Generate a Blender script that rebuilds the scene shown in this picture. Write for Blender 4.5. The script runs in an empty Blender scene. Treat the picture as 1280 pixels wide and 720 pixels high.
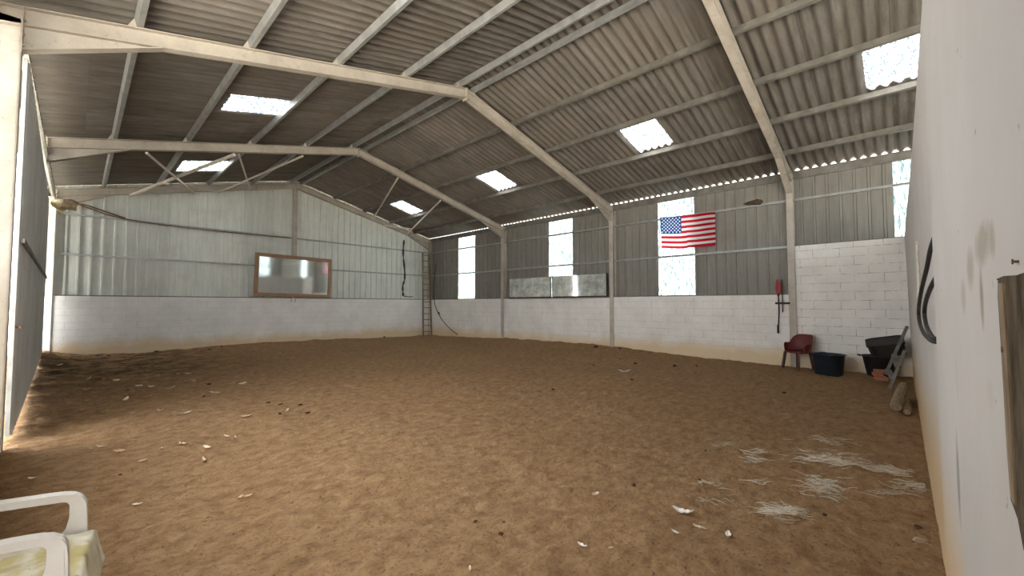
import bpy, bmesh, math, random
import numpy as np
from mathutils import Vector, Matrix

random.seed(7)
C = bpy.context.scene.collection
R = math.radians

# ------------------------------------------------------------------ camera model
F_PX, YAW, PITCH, EYE = 513.36, 43.458, 2.3475, 1.5
_a, _t = R(YAW), R(PITCH)
FW0 = Vector((math.cos(_a), math.sin(_a), 0)); RT = Vector((math.sin(_a), -math.cos(_a), 0))
FW = FW0 * math.cos(_t) + Vector((0, 0, 1)) * math.sin(_t)
UP = -FW0 * math.sin(_t) + Vector((0, 0, 1)) * math.cos(_t)
CAM = Vector((0, 0, EYE))

def on(u, v, ax, val):
    """point of the plane ax = val seen at photograph pixel (u, v)"""
    d = FW + RT * ((u - 640) / F_PX) + UP * ((360 - v) / F_PX)
    i = 'XYZ'.index(ax)
    return CAM + d * ((val - CAM[i]) / d[i])

cam = bpy.data.cameras.new('camera'); cam.sensor_width = 36; cam.lens = F_PX / 1280 * 36
cam.clip_start = 0.02; cam.clip_end = 500
camo = bpy.data.objects.new('camera', cam); C.objects.link(camo)
m3 = Matrix((RT, UP, -FW)).transposed()
camo.matrix_world = Matrix.Translation(CAM) @ m3.to_4x4()
bpy.context.scene.camera = camo

# ------------------------------------------------------------------ measures
XL, XR, XM = -0.50, 11.90, 5.71          # inner column faces, ridge
YF = [1.92, 6.83, 11.83, 17.0]           # portal frames
ZR, SL = 6.24, 0.2456                    # top of rafter at the ridge, slope
def ztop(x): return ZR - SL * abs(x - XM)
PUR = .12                                # purlin depth
def zsheet(x): return ztop(x) + PUR + .034
ZB = 1.75                                # top of the low block wall
XW, YW, YP = 11.95, 16.97, -0.135        # faces: right wall, back wall, front partition

# ------------------------------------------------------------------ numpy noise
def vn(x, y, seed=0):
    xi = np.floor(x).astype(np.int64); yi = np.floor(y).astype(np.int64)
    fx = x - xi; fy = y - yi
    fx = fx * fx * (3 - 2 * fx); fy = fy * fy * (3 - 2 * fy)
    def h(a, b):
        n = (a * 374761393 + b * 668265263 + seed * 1442695041) & 0xffffffff
        n = ((n ^ (n >> 13)) * 1274126177) & 0xffffffff
        n = (n ^ (n >> 16)) & 0xffffffff
        return n / 4294967295.0
    return (h(xi, yi) * (1 - fx) + h(xi + 1, yi) * fx) * (1 - fy) + (h(xi, yi + 1) * (1 - fx) + h(xi + 1, yi + 1) * fx) * fy

def ground(x, y):
    x = np.asarray(x, float); y = np.asarray(y, float)
    r = np.interp(y, [1.5, 2.5, 4, 5, 5.9, 6.9, 11.3, 13.2, 17.2], [0, .02, .065, .10, .15, .19, .16, .12, .0])
    b = np.interp(x, [-.6, .2, 1.1, 2.6, 4.5, 6.7, 8.8, 10.8, 11.7], [.13, .03, .05, .1, .14, .12, .07, .03, .05])
    l = np.interp(y, [6, 8, 12, 16, 17], [0, .0, .07, .17, .13])
    z = r * np.exp(-np.maximum(0, 11.95 - x) / .7) + b * np.exp(-np.maximum(0, 16.97 - y) / .8) + l * np.exp(-np.maximum(0, x + .55) / .6)
    z = z - .012 + .05 * (vn(x * .45, y * .45, 3) - .5)
    z = z + .045 * (vn(x * 2.3, y * 3.0, 5) - .5) * np.clip(1 - x * 0, 0, 1)
    z = z + .026 * (vn(x * 6 + y * 1.5, y * 8, 8) - .5)
    k = vn(x * 15 + 3, y * 19, 11); z = z + .018 * (k - .5)
    k = vn(x * 33, y * 37, 17); z = z + .010 * (k - .5)
    return z
def gz(x, y): return float(ground(x, y))

# ------------------------------------------------------------------ materials
def mat(name, rough=.8, metal=0.0, spec=.3):
    m = bpy.data.materials.new(name); m.use_nodes = True
    nt = m.node_tree; b = nt.nodes['Principled BSDF']
    b.inputs['Roughness'].default_value = rough; b.inputs['Metallic'].default_value = metal
    b.inputs['Specular IOR Level'].default_value = spec
    return m, nt, b
def N(nt, t, **k):
    n = nt.nodes.new(t)
    for a, v in k.items():
        if a in n.inputs: n.inputs[a].default_value = v
        else: setattr(n, a, v)
    return n
def ramp(nt, src, stops):
    r = nt.nodes.new('ShaderNodeValToRGB'); e = r.color_ramp.elements
    while len(e) < len(stops): e.new(.5)
    for i, (p, c) in enumerate(stops):
        e[i].position = p; e[i].color = (c[0], c[1], c[2], 1) if not isinstance(c, (int, float)) else (c, c, c, 1)
    nt.links.new(src, r.inputs[0]); return r.outputs[0]
def mix(nt, fac, a, b, mode='MIX'):
    m = nt.nodes.new('ShaderNodeMix'); m.data_type = 'RGBA'; m.blend_type = mode
    if isinstance(fac, (int, float)): m.inputs[0].default_value = fac
    else: nt.links.new(fac, m.inputs[0])
    for s, v in ((m.inputs[6], a), (m.inputs[7], b)):
        if isinstance(v, tuple): s.default_value = (*v, 1) if len(v) == 3 else v
        else: nt.links.new(v, s)
    return m.outputs[2]
def math_(nt, op, a, b=None, c=None):
    m = nt.nodes.new('ShaderNodeMath'); m.operation = op
    for s, v in zip(m.inputs, (a, b, c)):
        if v is None: continue
        if isinstance(v, (int, float)): s.default_value = v
        else: nt.links.new(v, s)
    return m.outputs[0]
def coords(nt, scale=(1, 1, 1), which='Object'):
    t = nt.nodes.new('ShaderNodeTexCoord'); mp = nt.nodes.new('ShaderNodeMapping')
    mp.inputs['Scale'].default_value = scale; nt.links.new(t.outputs[which], mp.inputs[0]); return mp.outputs[0]
def noise(nt, vec, scale, detail=4, rough=.6, w=None):
    n = nt.nodes.new('ShaderNodeTexNoise'); n.inputs['Scale'].default_value = scale
    n.inputs['Detail'].default_value = detail; n.inputs['Roughness'].default_value = rough
    nt.links.new(vec, n.inputs['Vector']); return n.outputs['Fac']
def bump(nt, b, h, strength=.4, dist=.01, prev=None):
    n = nt.nodes.new('ShaderNodeBump'); n.inputs['Strength'].default_value = strength; n.inputs['Distance'].default_value = dist
    nt.links.new(h, n.inputs['Height'])
    if prev: nt.links.new(prev, n.inputs['Normal'])
    nt.links.new(n.outputs[0], b.inputs['Normal']); return n.outputs[0]
def xyz(nt, vec=None):
    s = nt.nodes.new('ShaderNodeSeparateXYZ')
    nt.links.new(vec if vec is not None else coords(nt), s.inputs[0]); return s.outputs

def simple(name, c1, c2=None, scale=6, rough=.7, metal=0, spec=.3, bmp=.15, stops=(.35, .65), stretch=(1, 1, 1), bd=.004):
    m, nt, b = mat(name, rough, metal, spec)
    v = coords(nt, stretch); f = noise(nt, v, scale, 5, .62)
    c2 = c2 or tuple(x * .8 for x in c1)
    nt.links.new(ramp(nt, f, [(stops[0], c1), (stops[1], c2)]), b.inputs['Base Color'])
    if bmp: bump(nt, b, noise(nt, v, scale * 6, 3, .6), bmp, bd)
    return m

M = {}
# arena sand
def mk_soil():
    m, nt, b = mat('arena_sand', .95, 0, .12)
    v = coords(nt)
    big = noise(nt, v, .55, 4, .6); mid = noise(nt, coords(nt, (1, 1.35, 1)), 7, 6, .68); fine = noise(nt, v, 42, 5, .75)
    c = ramp(nt, mid, [(.34, (.40, .235, .115)), (.50, (.56, .345, .178)), (.66, (.68, .44, .24))])
    x, y, z = xyz(nt)
    # damp darker ground towards the right wall and the left back corner
    damp = math_(nt, 'MULTIPLY', math_(nt, 'SMOOTHSTEP' if False else 'MULTIPLY', math_(nt, 'ADD', math_(nt, 'MULTIPLY', x, .085), math_(nt, 'MULTIPLY', y, -.02)), 1.0), 1.0)
    dm = ramp(nt, math_(nt, 'ADD', damp, math_(nt, 'MULTIPLY', math_(nt, 'SUBTRACT', big, .5), .9)), [(.18, 0.0), (.75, 1.0)])
    c = mix(nt, dm, c, mix(nt, .32, c, (.20, .118, .06)))
    c = mix(nt, ramp(nt, fine, [(.34, .85), (.44, 0.0)]), c, (.17, .09, .04))
    c = mix(nt, ramp(nt, fine, [(.60, 0.0), (.72, .6)]), c, (.80, .58, .35))
    lx = math_(nt, 'MULTIPLY', ramp(nt, math_(nt, 'MULTIPLY', y, .0625), [(.55, 0.0), (.8, 1.0)]), ramp(nt, math_(nt, 'MULTIPLY', x, .2), [(.25, 1.0), (.85, 0.0)]))
    lx = math_(nt, 'MULTIPLY', lx, ramp(nt, noise(nt, v, 2.2, 5, .7), [(.4, 0.0), (.58, .75)]))
    c = mix(nt, lx, c, (.06, .035, .022))
    nt.links.new(c, b.inputs['Base Color'])
    p = bump(nt, b, noise(nt, v, 20, 8, .78), 1.0, .07)
    bump(nt, b, fine, 1.0, .02, p)
    return m
M['soil'] = mk_soil()

def mk_block(name, axis, base=(.90, .885, .85), dirt=(.72, .56, .34), bw=.5, rh=.2, mortar=.6, foot=.28, zoff=0.0, stain=.35):
    """whitewashed concrete blocks; axis: which object axis runs along the wall"""
    m, nt, b = mat(name, .88, 0, .2)
    o = xyz(nt)
    comb = nt.nodes.new('ShaderNodeCombineXYZ')
    nt.links.new(o[axis], comb.inputs[0]); nt.links.new(o[2], comb.inputs[1])
    br = nt.nodes.new('ShaderNodeTexBrick'); nt.links.new(comb.outputs[0], br.inputs['Vector'])
    br.inputs['Scale'].default_value = 1; br.inputs['Brick Width'].default_value = bw; br.inputs['Row Height'].default_value = rh
    br.inputs['Mortar Size'].default_value = .006; br.inputs['Mortar Smooth'].default_value = .5; br.inputs['Bias'].default_value = 0
    br.inputs['Color1'].default_value = (1, 1, 1, 1); br.inputs['Color2'].default_value = (.92, .92, .92, 1); br.inputs['Mortar'].default_value = (.0, .0, .0, 1)
    v = coords(nt)
    n1 = noise(nt, v, 1.6, 5, .65); n2 = noise(nt, v, 9, 5, .7); n3 = noise(nt, v, 30, 3, .6)
    c = ramp(nt, n1, [(.35, base), (.62, tuple(x * .90 for x in base))])
    # broken joints, only here and there open
    jm = math_(nt, 'MULTIPLY', br.outputs['Fac'], ramp(nt, n2, [(.42, .06), (.62, mortar)]))
    c = mix(nt, jm, c, (.27, .23, .19))
    c = mix(nt, ramp(nt, n3, [(.69, 0.0), (.75, .5)]), c, (.36, .31, .26))
    # splash band of arena dirt at the foot
    h = math_(nt, 'SUBTRACT', o[2], math_(nt, 'MULTIPLY', n1, .5))
    c = mix(nt, ramp(nt, math_(nt, 'ADD', h, .30 - foot), [(0.0, .9), (.10, .6), (.30, 0.0)]), c, mix(nt, n2, dirt, (.80, .66, .44)))
    c = mix(nt, ramp(nt, noise(nt, coords(nt, (1, 1, .35)), 1.1, 5, .7), [(.56, 0.0), (.74, stain)]), c, (.52, .47, .38))
    nt.links.new(c, b.inputs['Base Color'])
    p = bump(nt, b, math_(nt, 'MULTIPLY', br.outputs['Fac'], -1), .35, .006)
    bump(nt, b, n2, .25, .006, p)
    return m
M['block_right'] = mk_block('whitewashed_block', 1)
M['block_upper'] = mk_block('whitewashed_block_clear_joints', 1, mortar=.95, base=(.91, .89, .85), foot=.22)
M['block_back'] = mk_block('whitewashed_block_worn', 0, base=(.92, .92, .91), mortar=.4, stain=.12)

def mk_plaster():
    m, nt, b = mat('white_plaster', .85, 0, .2)
    o = xyz(nt); v = coords(nt)
    n1 = noise(nt, v, 1.5, 4, .6); n2 = noise(nt, v, 7, 6, .7)
    c = ramp(nt, n1, [(.3, (.52, .505, .48)), (.7, (.58, .56, .535))])
    def blob(cx, cz, rx, rz, amt, col, c, nz=.6):
        dx = math_(nt, 'MULTIPLY', math_(nt, 'SUBTRACT', o[0], cx), 1 / rx); dz = math_(nt, 'MULTIPLY', math_(nt, 'SUBTRACT', o[2], cz), 1 / rz)
        d = math_(nt, 'ADD', math_(nt, 'MULTIPLY', dx, dx), math_(nt, 'MULTIPLY', dz, dz))
        d = math_(nt, 'ADD', d, math_(nt, 'MULTIPLY', math_(nt, 'SUBTRACT', n2, .5), nz * 4))
        return mix(nt, ramp(nt, d, [(.1, amt), (.95, 0.0)]), c, col)
    def at(u, v, ru, rv, amt, col, nz, c):
        p = on(u, v, 'Y', -.117); q = on(u + ru, v, 'Y', -.117); w_ = on(u, v + rv, 'Y', -.117)
        return blob(p.x, p.z, abs(p.x - q.x), abs(p.z - w_.z), amt, col, c, nz)
    c = at(1228, 305, 15, 32, .6, (.30, .25, .18), .5, c)
    c = at(1213, 335, 6, 34, .55, (.30, .25, .18), .35, c)
    c = at(1204, 370, 4, 26, .45, (.32, .27, .20), .3, c)
    c = at(1227, 372, 3, 45, .7, (.24, .19, .13), .25, c)
    c = at(1240, 300, 5, 28, .5, (.32, .27, .20), .4, c)
    c = at(1238, 490, 5, 25, .35, (.48, .44, .38), .4, c)
    c = at(1198, 600, 2.2, 60, .75, (.20, .19, .17), .12, c)
    c = at(1196, 470, 2, 40, .35, (.45, .42, .38), .2, c)
    # dirty brown splash along the foot
    h = math_(nt, 'SUBTRACT', o[2], math_(nt, 'MULTIPLY', n1, .7))
    c = mix(nt, ramp(nt, h, [(.0, .85), (.55, 0.0)]), c, (.60, .42, .22))
    c = mix(nt, ramp(nt, noise(nt, coords(nt, (1, 1, .3)), 2.4, 6, .75), [(.58, 0.0), (.72, .35)]), c, (.50, .42, .32))
    c = mix(nt, ramp(nt, noise(nt, v, 22, 2, .5), [(.74, 0.0), (.78, .7)]), c, (.22, .19, .16))
    nt.links.new(c, b.inputs['Base Color'])
    bump(nt, b, n2, .18, .004)
    return m
M['plaster'] = mk_plaster()

def mk_fibre():
    m, nt, b = mat('fibre_cement', .9, 0, .15)
    o = xyz(nt)
    n = noise(nt, coords(nt, (.35, 3, 1)), 3.2, 6, .7); n2 = noise(nt, coords(nt), 1.1, 5, .65); n3 = noise(nt, coords(nt), 30, 4, .7)
    c = ramp(nt, n, [(.3, (.14, .128, .112)), (.5, (.205, .19, .17)), (.72, (.28, .262, .238))])
    c = mix(nt, ramp(nt, n2, [(.42, 0.0), (.68, .6)]), c, (.21, .18, .145))
    c = mix(nt, ramp(nt, n3, [(.62, 0.0), (.75, .4)]), c, (.10, .085, .07))
    # every sheet its own shade, dark seam where two sheets lap
    iy = math_(nt, 'FLOOR', math_(nt, 'DIVIDE', o[1], 1.062)); ix = math_(nt, 'FLOOR', math_(nt, 'DIVIDE', o[0], 2.6))
    wn = nt.nodes.new('ShaderNodeTexWhiteNoise'); wn.noise_dimensions = '2D'
    cb = nt.nodes.new('ShaderNodeCombineXYZ'); nt.links.new(iy, cb.inputs[0]); nt.links.new(ix, cb.inputs[1]); nt.links.new(cb.outputs[0], wn.inputs['Vector'])
    c = mix(nt, 1.0, c, ramp(nt, wn.outputs['Value'], [(0, .80), (1, 1.0)]), 'MULTIPLY')
    fy = math_(nt, 'FRACT', math_(nt, 'DIVIDE', o[1], 1.062))
    c = mix(nt, ramp(nt, fy, [(.0, .75), (.02, 0.0)]), c, (.07, .06, .05))
    nt.links.new(c, b.inputs['Base Color'])
    bump(nt, b, n3, .3, .004)
    return m
M['fibre'] = mk_fibre()

def mk_clad(name, c1, c2, axis, rust=.25, rough=.55, metal=.25):
    m, nt, b = mat(name, rough, metal, .3)
    n1 = noise(nt, coords(nt), 1.3, 5, .65)
    n2 = noise(nt, coords(nt, (1.2, 1.2, .12)), 9, 5, .7); n3 = noise(nt, coords(nt), 14, 5, .7)
    c = ramp(nt, n2, [(.3, c1), (.7, c2)])
    c = mix(nt, ramp(nt, n1, [(.5, 0.0), (.72, .5)]), c, tuple(x * .62 for x in c1))
    c = mix(nt, ramp(nt, n3, [(.63, 0.0), (.73, rust)]), c, (.22, .15, .09))
    o = xyz(nt)
    # sheets of one metre, each a slightly different weathering
    wn = nt.nodes.new('ShaderNodeTexWhiteNoise'); wn.noise_dimensions = '1D'
    nt.links.new(math_(nt, 'FLOOR', math_(nt, 'DIVIDE', o[axis], 1.0)), wn.inputs['W'])
    c = mix(nt, 1.0, c, ramp(nt, wn.outputs['Value'], [(0, .86), (1, 1.0)]), 'MULTIPLY')
    nt.links.new(c, b.inputs['Base Color'])
    return m
M['clad_back'] = mk_clad('pale_galvanised_cladding', (.86, .89, .84), (.70, .73, .68), 0, .25, .55, .0)
M['clad_right'] = mk_clad('dull_grey_cladding', (.29, .28, .25), (.215, .205, .18), 1, .3, .6, .0)
M['clad_door'] = mk_clad('grey_door_sheet', (.62, .63, .61), (.47, .48, .465), 1, .25, .55, .0)

def mk_translucent(name, col, dark, sc, tr=1.0, st=(.38, .54), ns=9):
    m = bpy.data.materials.new(name); m.use_nodes = True; nt = m.node_tree
    nt.nodes.remove(nt.nodes['Principled BSDF']); out = nt.nodes['Material Output']
    f = noise(nt, coords(nt, sc), ns, 6, .8)
    c = ramp(nt, f, [(st[0], dark), (st[1], col)])
    f2 = noise(nt, coords(nt), 30, 3, .7)
    c = mix(nt, ramp(nt, f2, [(.60, 0.0), (.68, .55)]), c, tuple(x * .35 for x in dark))
    t = nt.nodes.new('ShaderNodeBsdfTranslucent'); d = nt.nodes.new('ShaderNodeBsdfDiffuse')
    nt.links.new(c, t.inputs[0]); nt.links.new(c, d.inputs[0])
    mx = nt.nodes.new('ShaderNodeMixShader'); mx.inputs[0].default_value = .25
    nt.links.new(t.outputs[0], mx.inputs[1]); nt.links.new(d.outputs[0], mx.inputs[2])
    nt.links.new(mx.outputs[0], out.inputs[0]); return m
M['sky_sheet'] = mk_translucent('translucent_roof_sheet', (.85, .86, .87), (.034, .045, .054), (1, 1, 1), 1, (.49, .60), 14)
M['wall_sheet'] = mk_translucent('translucent_wall_sheet', (.50, .58, .59), (.034, .056, .062), (1, 2.5, .5), 1, (.47, .62), 12)

def mk_cream():
    m, nt, b = mat('cream_painted_steel', .6, 0, .3)
    v = coords(nt)
    c = ramp(nt, noise(nt, v, 3, 5, .65), [(.35, (.56, .515, .45)), (.68, (.43, .39, .33))])
    c = mix(nt, ramp(nt, noise(nt, v, 16, 5, .75), [(.60, 0.0), (.70, .55)]), c, (.17, .12, .08))
    c = mix(nt, ramp(nt, noise(nt, coords(nt, (1, 1, .4)), 5, 6, .75), [(.58, 0.0), (.70, .6)]), c, (.24, .185, .13))
    nt.links.new(c, b.inputs['Base Color']); return m
M['cream_steel'] = mk_cream()
M['pale_rod'] = simple('pale_painted_rod', (.78, .74, .66), (.62, .57, .48), 5, .6)
M['galv'] = simple('galvanised_steel', (.43, .445, .44), (.31, .32, .315), 4, .42, .35, .4, .05)
M['dull_steel'] = simple('dull_grey_steel', (.25, .24, .215), (.16, .15, .13), 4, .6, .25, .3, .05)
M['rust'] = simple('rusty_steel', (.25, .14, .08), (.14, .09, .06), 9, .85, .2)
M['dark_gap'] = simple('dark_rubber_seal', (.03, .028, .025), None, 9, .8)
M['wood_frame'] = simple('oiled_wood', (.42, .27, .17), (.29, .175, .105), 6, .7, 0, .3, .3, (.35, .65), (1, 1, 5))
M['old_wood'] = simple('weathered_wood', (.145, .115, .078), (.055, .042, .028), 5, .9, 0, .15, .8, (.36, .62), (6, 6, 2.2), .006)
M['pale_wood'] = simple('pale_log_and_lit_edge', (.34, .27, .19), (.19, .14, .09), 6, .9, 0, .15, .5, (.36, .62), (4, 4, 1))
M['ladder_wood'] = simple('ladder_wood', (.33, .25, .17), (.20, .15, .10), 8, .85, 0, .2, .2)
M['mirror'] = mat('mirror_glass', .02, 1.0)[0]; M['mirror'].node_tree.nodes['Principled BSDF'].inputs['Base Color'].default_value = (.80, .86, .86, 1)
def dusty_mirror(name, dust_glare, amt):
    m, nt, b = mat(name, .06, 1.0, .5)
    f = ramp(nt, noise(nt, coords(nt), 3.5, 6, .7), [(.35, amt * .4), (.7, amt)])
    b.inputs['Base Color'].default_value = (.86, .90, .90, 1)
    d = nt.nodes.new('ShaderNodeBsdfDiffuse'); d.inputs[0].default_value = (*dust_glare, 1)
    mx = nt.nodes.new('ShaderNodeMixShader'); nt.links.new(f, mx.inputs[0])
    nt.links.new(b.outputs[0], mx.inputs[1]); nt.links.new(d.outputs[0], mx.inputs[2])
    nt.links.new(mx.outputs[0], nt.nodes['Material Output'].inputs[0]); return m
M['dusty_mirror'] = dusty_mirror('dusty_mirror', (.62, .66, .68), .16)
M['side_mirror'] = dusty_mirror('dusty_glare_side_mirror', (.80, .84, .79), .6)  # dust veil raised to stand in for bright reflection and glare
M['white_plastic'] = simple('aged_white_plastic', (.74, .71, .66), (.64, .60, .54), 5, .5, 0, .4, .05)
M['red_plastic'] = simple('faded_red_plastic', (.17, .03, .028), (.09, .02, .02), 8, .55, 0, .4, .1)
M['brown_plastic'] = simple('dirty_brown_plastic', (.12, .055, .045), (.07, .04, .034), 8, .6)
M['blue_tub'] = simple('dark_blue_rubber', (.018, .032, .045), (.010, .017, .025), 7, .5, 0, .4)
M['black_tub'] = simple('black_rubber', (.014, .016, .018), (.022, .022, .02), 7, .55, 0, .4)
M['green_tub'] = simple('grey_green_plastic', (.03, .032, .028), (.018, .019, .017), 7, .6)
M['alu'] = simple('dusty_aluminium', (.19, .175, .155), (.10, .095, .085), 8, .6, .2)
M['rubber'] = simple('black_hose_rubber', (.022, .020, .019), (.04, .035, .03), 12, .6, 0, .35, .05)
M['cable'] = simple('dark_cable', (.05, .042, .035), (.08, .065, .05), 9, .7)
M['red_blade'] = simple('red_enamel', (.38, .03, .03), (.20, .02, .02), 9, .5)
M['brick'] = simple('red_brick_clay', (.38, .14, .08), (.25, .09, .055), 12, .9)
M['foam'] = simple('yellowed_foam', (.70, .58, .36), (.45, .34, .20), 9, .95, 0, .1, .8, (.4, .6), (1, 1, 1), .02)
M['nest'] = simple('mud_nest', (.14, .10, .065), (.08, .055, .035), 20, .95, 0, .1, .8, (.4, .6), (1, 1, 1), .02)
M['leaf'] = simple('dry_leaf', (.66, .47, .30), (.42, .27, .16), 18, .8)
M['leaf_pale'] = simple('pale_dry_leaf', (.70, .58, .44), (.52, .40, .28), 18, .8)
M['clod'] = simple('dark_clod', (.055, .033, .02), (.10, .06, .035), 22, .95)
M['straw'] = simple('bleached_straw', (.72, .66, .54), (.52, .45, .34), 20, .8, bmp=0)
M['yard'] = simple('pale_gravel', (.55, .52, .46), (.45, .42, .37), 3, .95)
M['glass'] = mat('window_glass', .05, 0, .5)[0]

def mk_flag():
    m, nt, b = mat('flag_cloth', .85, 0, .1)
    uv = nt.nodes.new('ShaderNodeUVMap'); s = nt.nodes.new('ShaderNodeSeparateXYZ'); nt.links.new(uv.outputs[0], s.inputs[0])
    U, V = s.outputs[0], s.outputs[1]
    st = math_(nt, 'FLOOR', math_(nt, 'MULTIPLY', V, 13)); odd = math_(nt, 'MODULO', st, 2)   # stripe 0 (bottom) red
    c = mix(nt, odd, (.58, .015, .035), (.82, .80, .80))
    can = math_(nt, 'MULTIPLY', math_(nt, 'LESS_THAN', U, .4), math_(nt, 'GREATER_THAN', V, 6 / 13))
    # staggered stars: 11 columns, 9 rows
    a = math_(nt, 'MULTIPLY', math_(nt, 'DIVIDE', U, .4), 12); r = math_(nt, 'MULTIPLY', math_(nt, 'DIVIDE', math_(nt, 'SUBTRACT', V, 6 / 13), 7 / 13), 10)
    ai = math_(nt, 'ROUND', a); ri = math_(nt, 'ROUND', r)
    da = math_(nt, 'MULTIPLY', math_(nt, 'SUBTRACT', a, ai), 1.18); dr = math_(nt, 'SUBTRACT', r, ri)
    ang = math_(nt, 'ARCTAN2', da, dr); rad = math_(nt, 'SQRT', math_(nt, 'ADD', math_(nt, 'MULTIPLY', da, da), math_(nt, 'MULTIPLY', dr, dr)))
    lim = math_(nt, 'ADD', .42, math_(nt, 'MULTIPLY', math_(nt, 'COSINE', math_(nt, 'MULTIPLY', ang, 5)), .16))
    par = math_(nt, 'SUBTRACT', 1, math_(nt, 'ABSOLUTE', math_(nt, 'MODULO', math_(nt, 'ADD', ai, ri), 2)))
    inn = math_(nt, 'MULTIPLY', math_(nt, 'MULTIPLY', math_(nt, 'GREATER_THAN', a, .5), math_(nt, 'LESS_THAN', a, 11.5)), math_(nt, 'MULTIPLY', math_(nt, 'GREATER_THAN', r, .5), math_(nt, 'LESS_THAN', r, 9.5)))
    star = math_(nt, 'MULTIPLY', math_(nt, 'MULTIPLY', math_(nt, 'LESS_THAN', rad, lim), par), inn)
    c = mix(nt, can, c, mix(nt, star, (.02, .06, .24), (.82, .82, .84)))
    nt.links.new(c, b.inputs['Base Color'])
    t = nt.nodes.new('ShaderNodeBsdfTranslucent'); nt.links.new(c, t.inputs[0])
    mx = nt.nodes.new('ShaderNodeMixShader'); mx.inputs[0].default_value = .55
    nt.links.new(b.outputs[0], mx.inputs[1]); nt.links.new(t.outputs[0], mx.inputs[2]); nt.links.new(mx.outputs[0], nt.nodes['Material Output'].inputs[0])
    return m
M['flag'] = mk_flag()

def mk_cloth():
    m, nt, b = mat('stained_cushion_cloth', .92, 0, .15)
    v = coords(nt)
    c = ramp(nt, noise(nt, v, 9, 4, .6), [(.4, (.66, .62, .50)), (.62, (.55, .50, .36))])
    c = mix(nt, ramp(nt, noise(nt, v, 4.5, 3, .6), [(.50, 0.0), (.56, .8)]), c, (.48, .40, .16))
    c = mix(nt, ramp(nt, noise(nt, v, 26, 2, .5), [(.70, 0.0), (.73, .9)]), c, (.12, .09, .07))
    nt.links.new(c, b.inputs['Base Color']); bump(nt, b, noise(nt, v, 60, 3, .6), .3, .003)
    return m
M['cloth'] = mk_cloth()

# ------------------------------------------------------------------ object helpers
def obj(name, bm_or_me, material, parent=None, smooth=False):
    if isinstance(bm_or_me, bmesh.types.BMesh):
        me = bpy.data.meshes.new(name); bm_or_me.to_mesh(me); bm_or_me.free()
    else: me = bm_or_me
    if smooth:
        for p in me.polygons: p.use_smooth = True
    me.materials.append(material)
    o = bpy.data.objects.new(name, me); C.objects.link(o)
    if parent is not None:
        o.parent = parent; o.matrix_parent_inverse = Matrix.Translation(-parent.location) if parent.type == 'MESH' or True else Matrix()
        o.matrix_parent_inverse = parent.matrix_basis.inverted()
    return o
def tag(o, label=None, cat=None, group=None, kind=None):
    if label: o['label'] = label
    if cat: o['category'] = cat
    if group: o['group'] = group
    if kind: o['kind'] = kind
    return o
def empty(name, loc, label, cat, group=None, rz=0):
    o = bpy.data.objects.new(name, None); o.empty_display_size = .1; C.objects.link(o)
    o.location = loc; o.rotation_euler = (0, 0, rz)
    return tag(o, label, cat, group)
def struct(name, bm, m, label, cat, smooth=False):
    return tag(obj(name, bm, m, None, smooth), label, cat, None, 'structure')
def copy_tree(root, label=None, group=None):
    r = root.copy(); C.objects.link(r)
    if label: r['label'] = label
    if group: r['group'] = group
    def rec(src, dst):
        for ch in src.children:
            c = ch.copy(); C.objects.link(c); c.parent = dst; rec(ch, c)
    rec(root, r); return r

def box(bm, x0, x1, y0, y1, z0, z1):
    vs = [bm.verts.new((x, y, z)) for z in (z0, z1) for y in (y0, y1) for x in (x0, x1)]
    for f in ((0, 2, 3, 1), (4, 5, 7, 6), (0, 1, 5, 4), (2, 6, 7, 3), (0, 4, 6, 2), (1, 3, 7, 5)): bm.faces.new([vs[i] for i in f])
    return vs
def bevel(bm, w, seg=2):
    bmesh.ops.bevel(bm, geom=list(bm.edges), offset=w, segments=seg, affect='EDGES', profile=.5); return bm
def bar(bm, p, q, w, h, up=(0, 0, 1), ou=0, ov=0):
    """box along p->q; w across, h along up; ou/ov shift the section"""
    p, q, up = Vector(p), Vector(q), Vector(up); d = (q - p).normalized(); s = d.cross(up).normalized(); u = s.cross(d).normalized()
    vs = []
    for b_ in (p, q):
        for (i, j) in ((-1, -1), (1, -1), (1, 1), (-1, 1)):
            vs.append(bm.verts.new(b_ + s * (ou + i * w / 2) + u * (ov + j * h / 2)))
    for f in ((3, 2, 1, 0), (4, 5, 6, 7), (0, 1, 5, 4), (1, 2, 6, 5), (2, 3, 7, 6), (3, 0, 4, 7)): bm.faces.new([vs[i] for i in f])
def ibeam(bm, p, q, up, h, b, tf=.012, tw=.009):
    bar(bm, p, q, b, tf, up, 0, h / 2 - tf / 2); bar(bm, p, q, b, tf, up, 0, -h / 2 + tf / 2); bar(bm, p, q, tw, h - 2 * tf, up)
def csec(bm, p, q, up, h, b, side=1, t=.006):
    bar(bm, p, q, b, t, up, 0, h / 2 - t / 2); bar(bm, p, q, b, t, up, 0, -h / 2 + t / 2); bar(bm, p, q, t, h - 2 * t, up, side * (b / 2 - t / 2), 0)
    bar(bm, p, q, t, .018, up, -side * (b / 2 - t / 2), h / 2 - .015); bar(bm, p, q, t, .018, up, -side * (b / 2 - t / 2), -h / 2 + .015)
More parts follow.
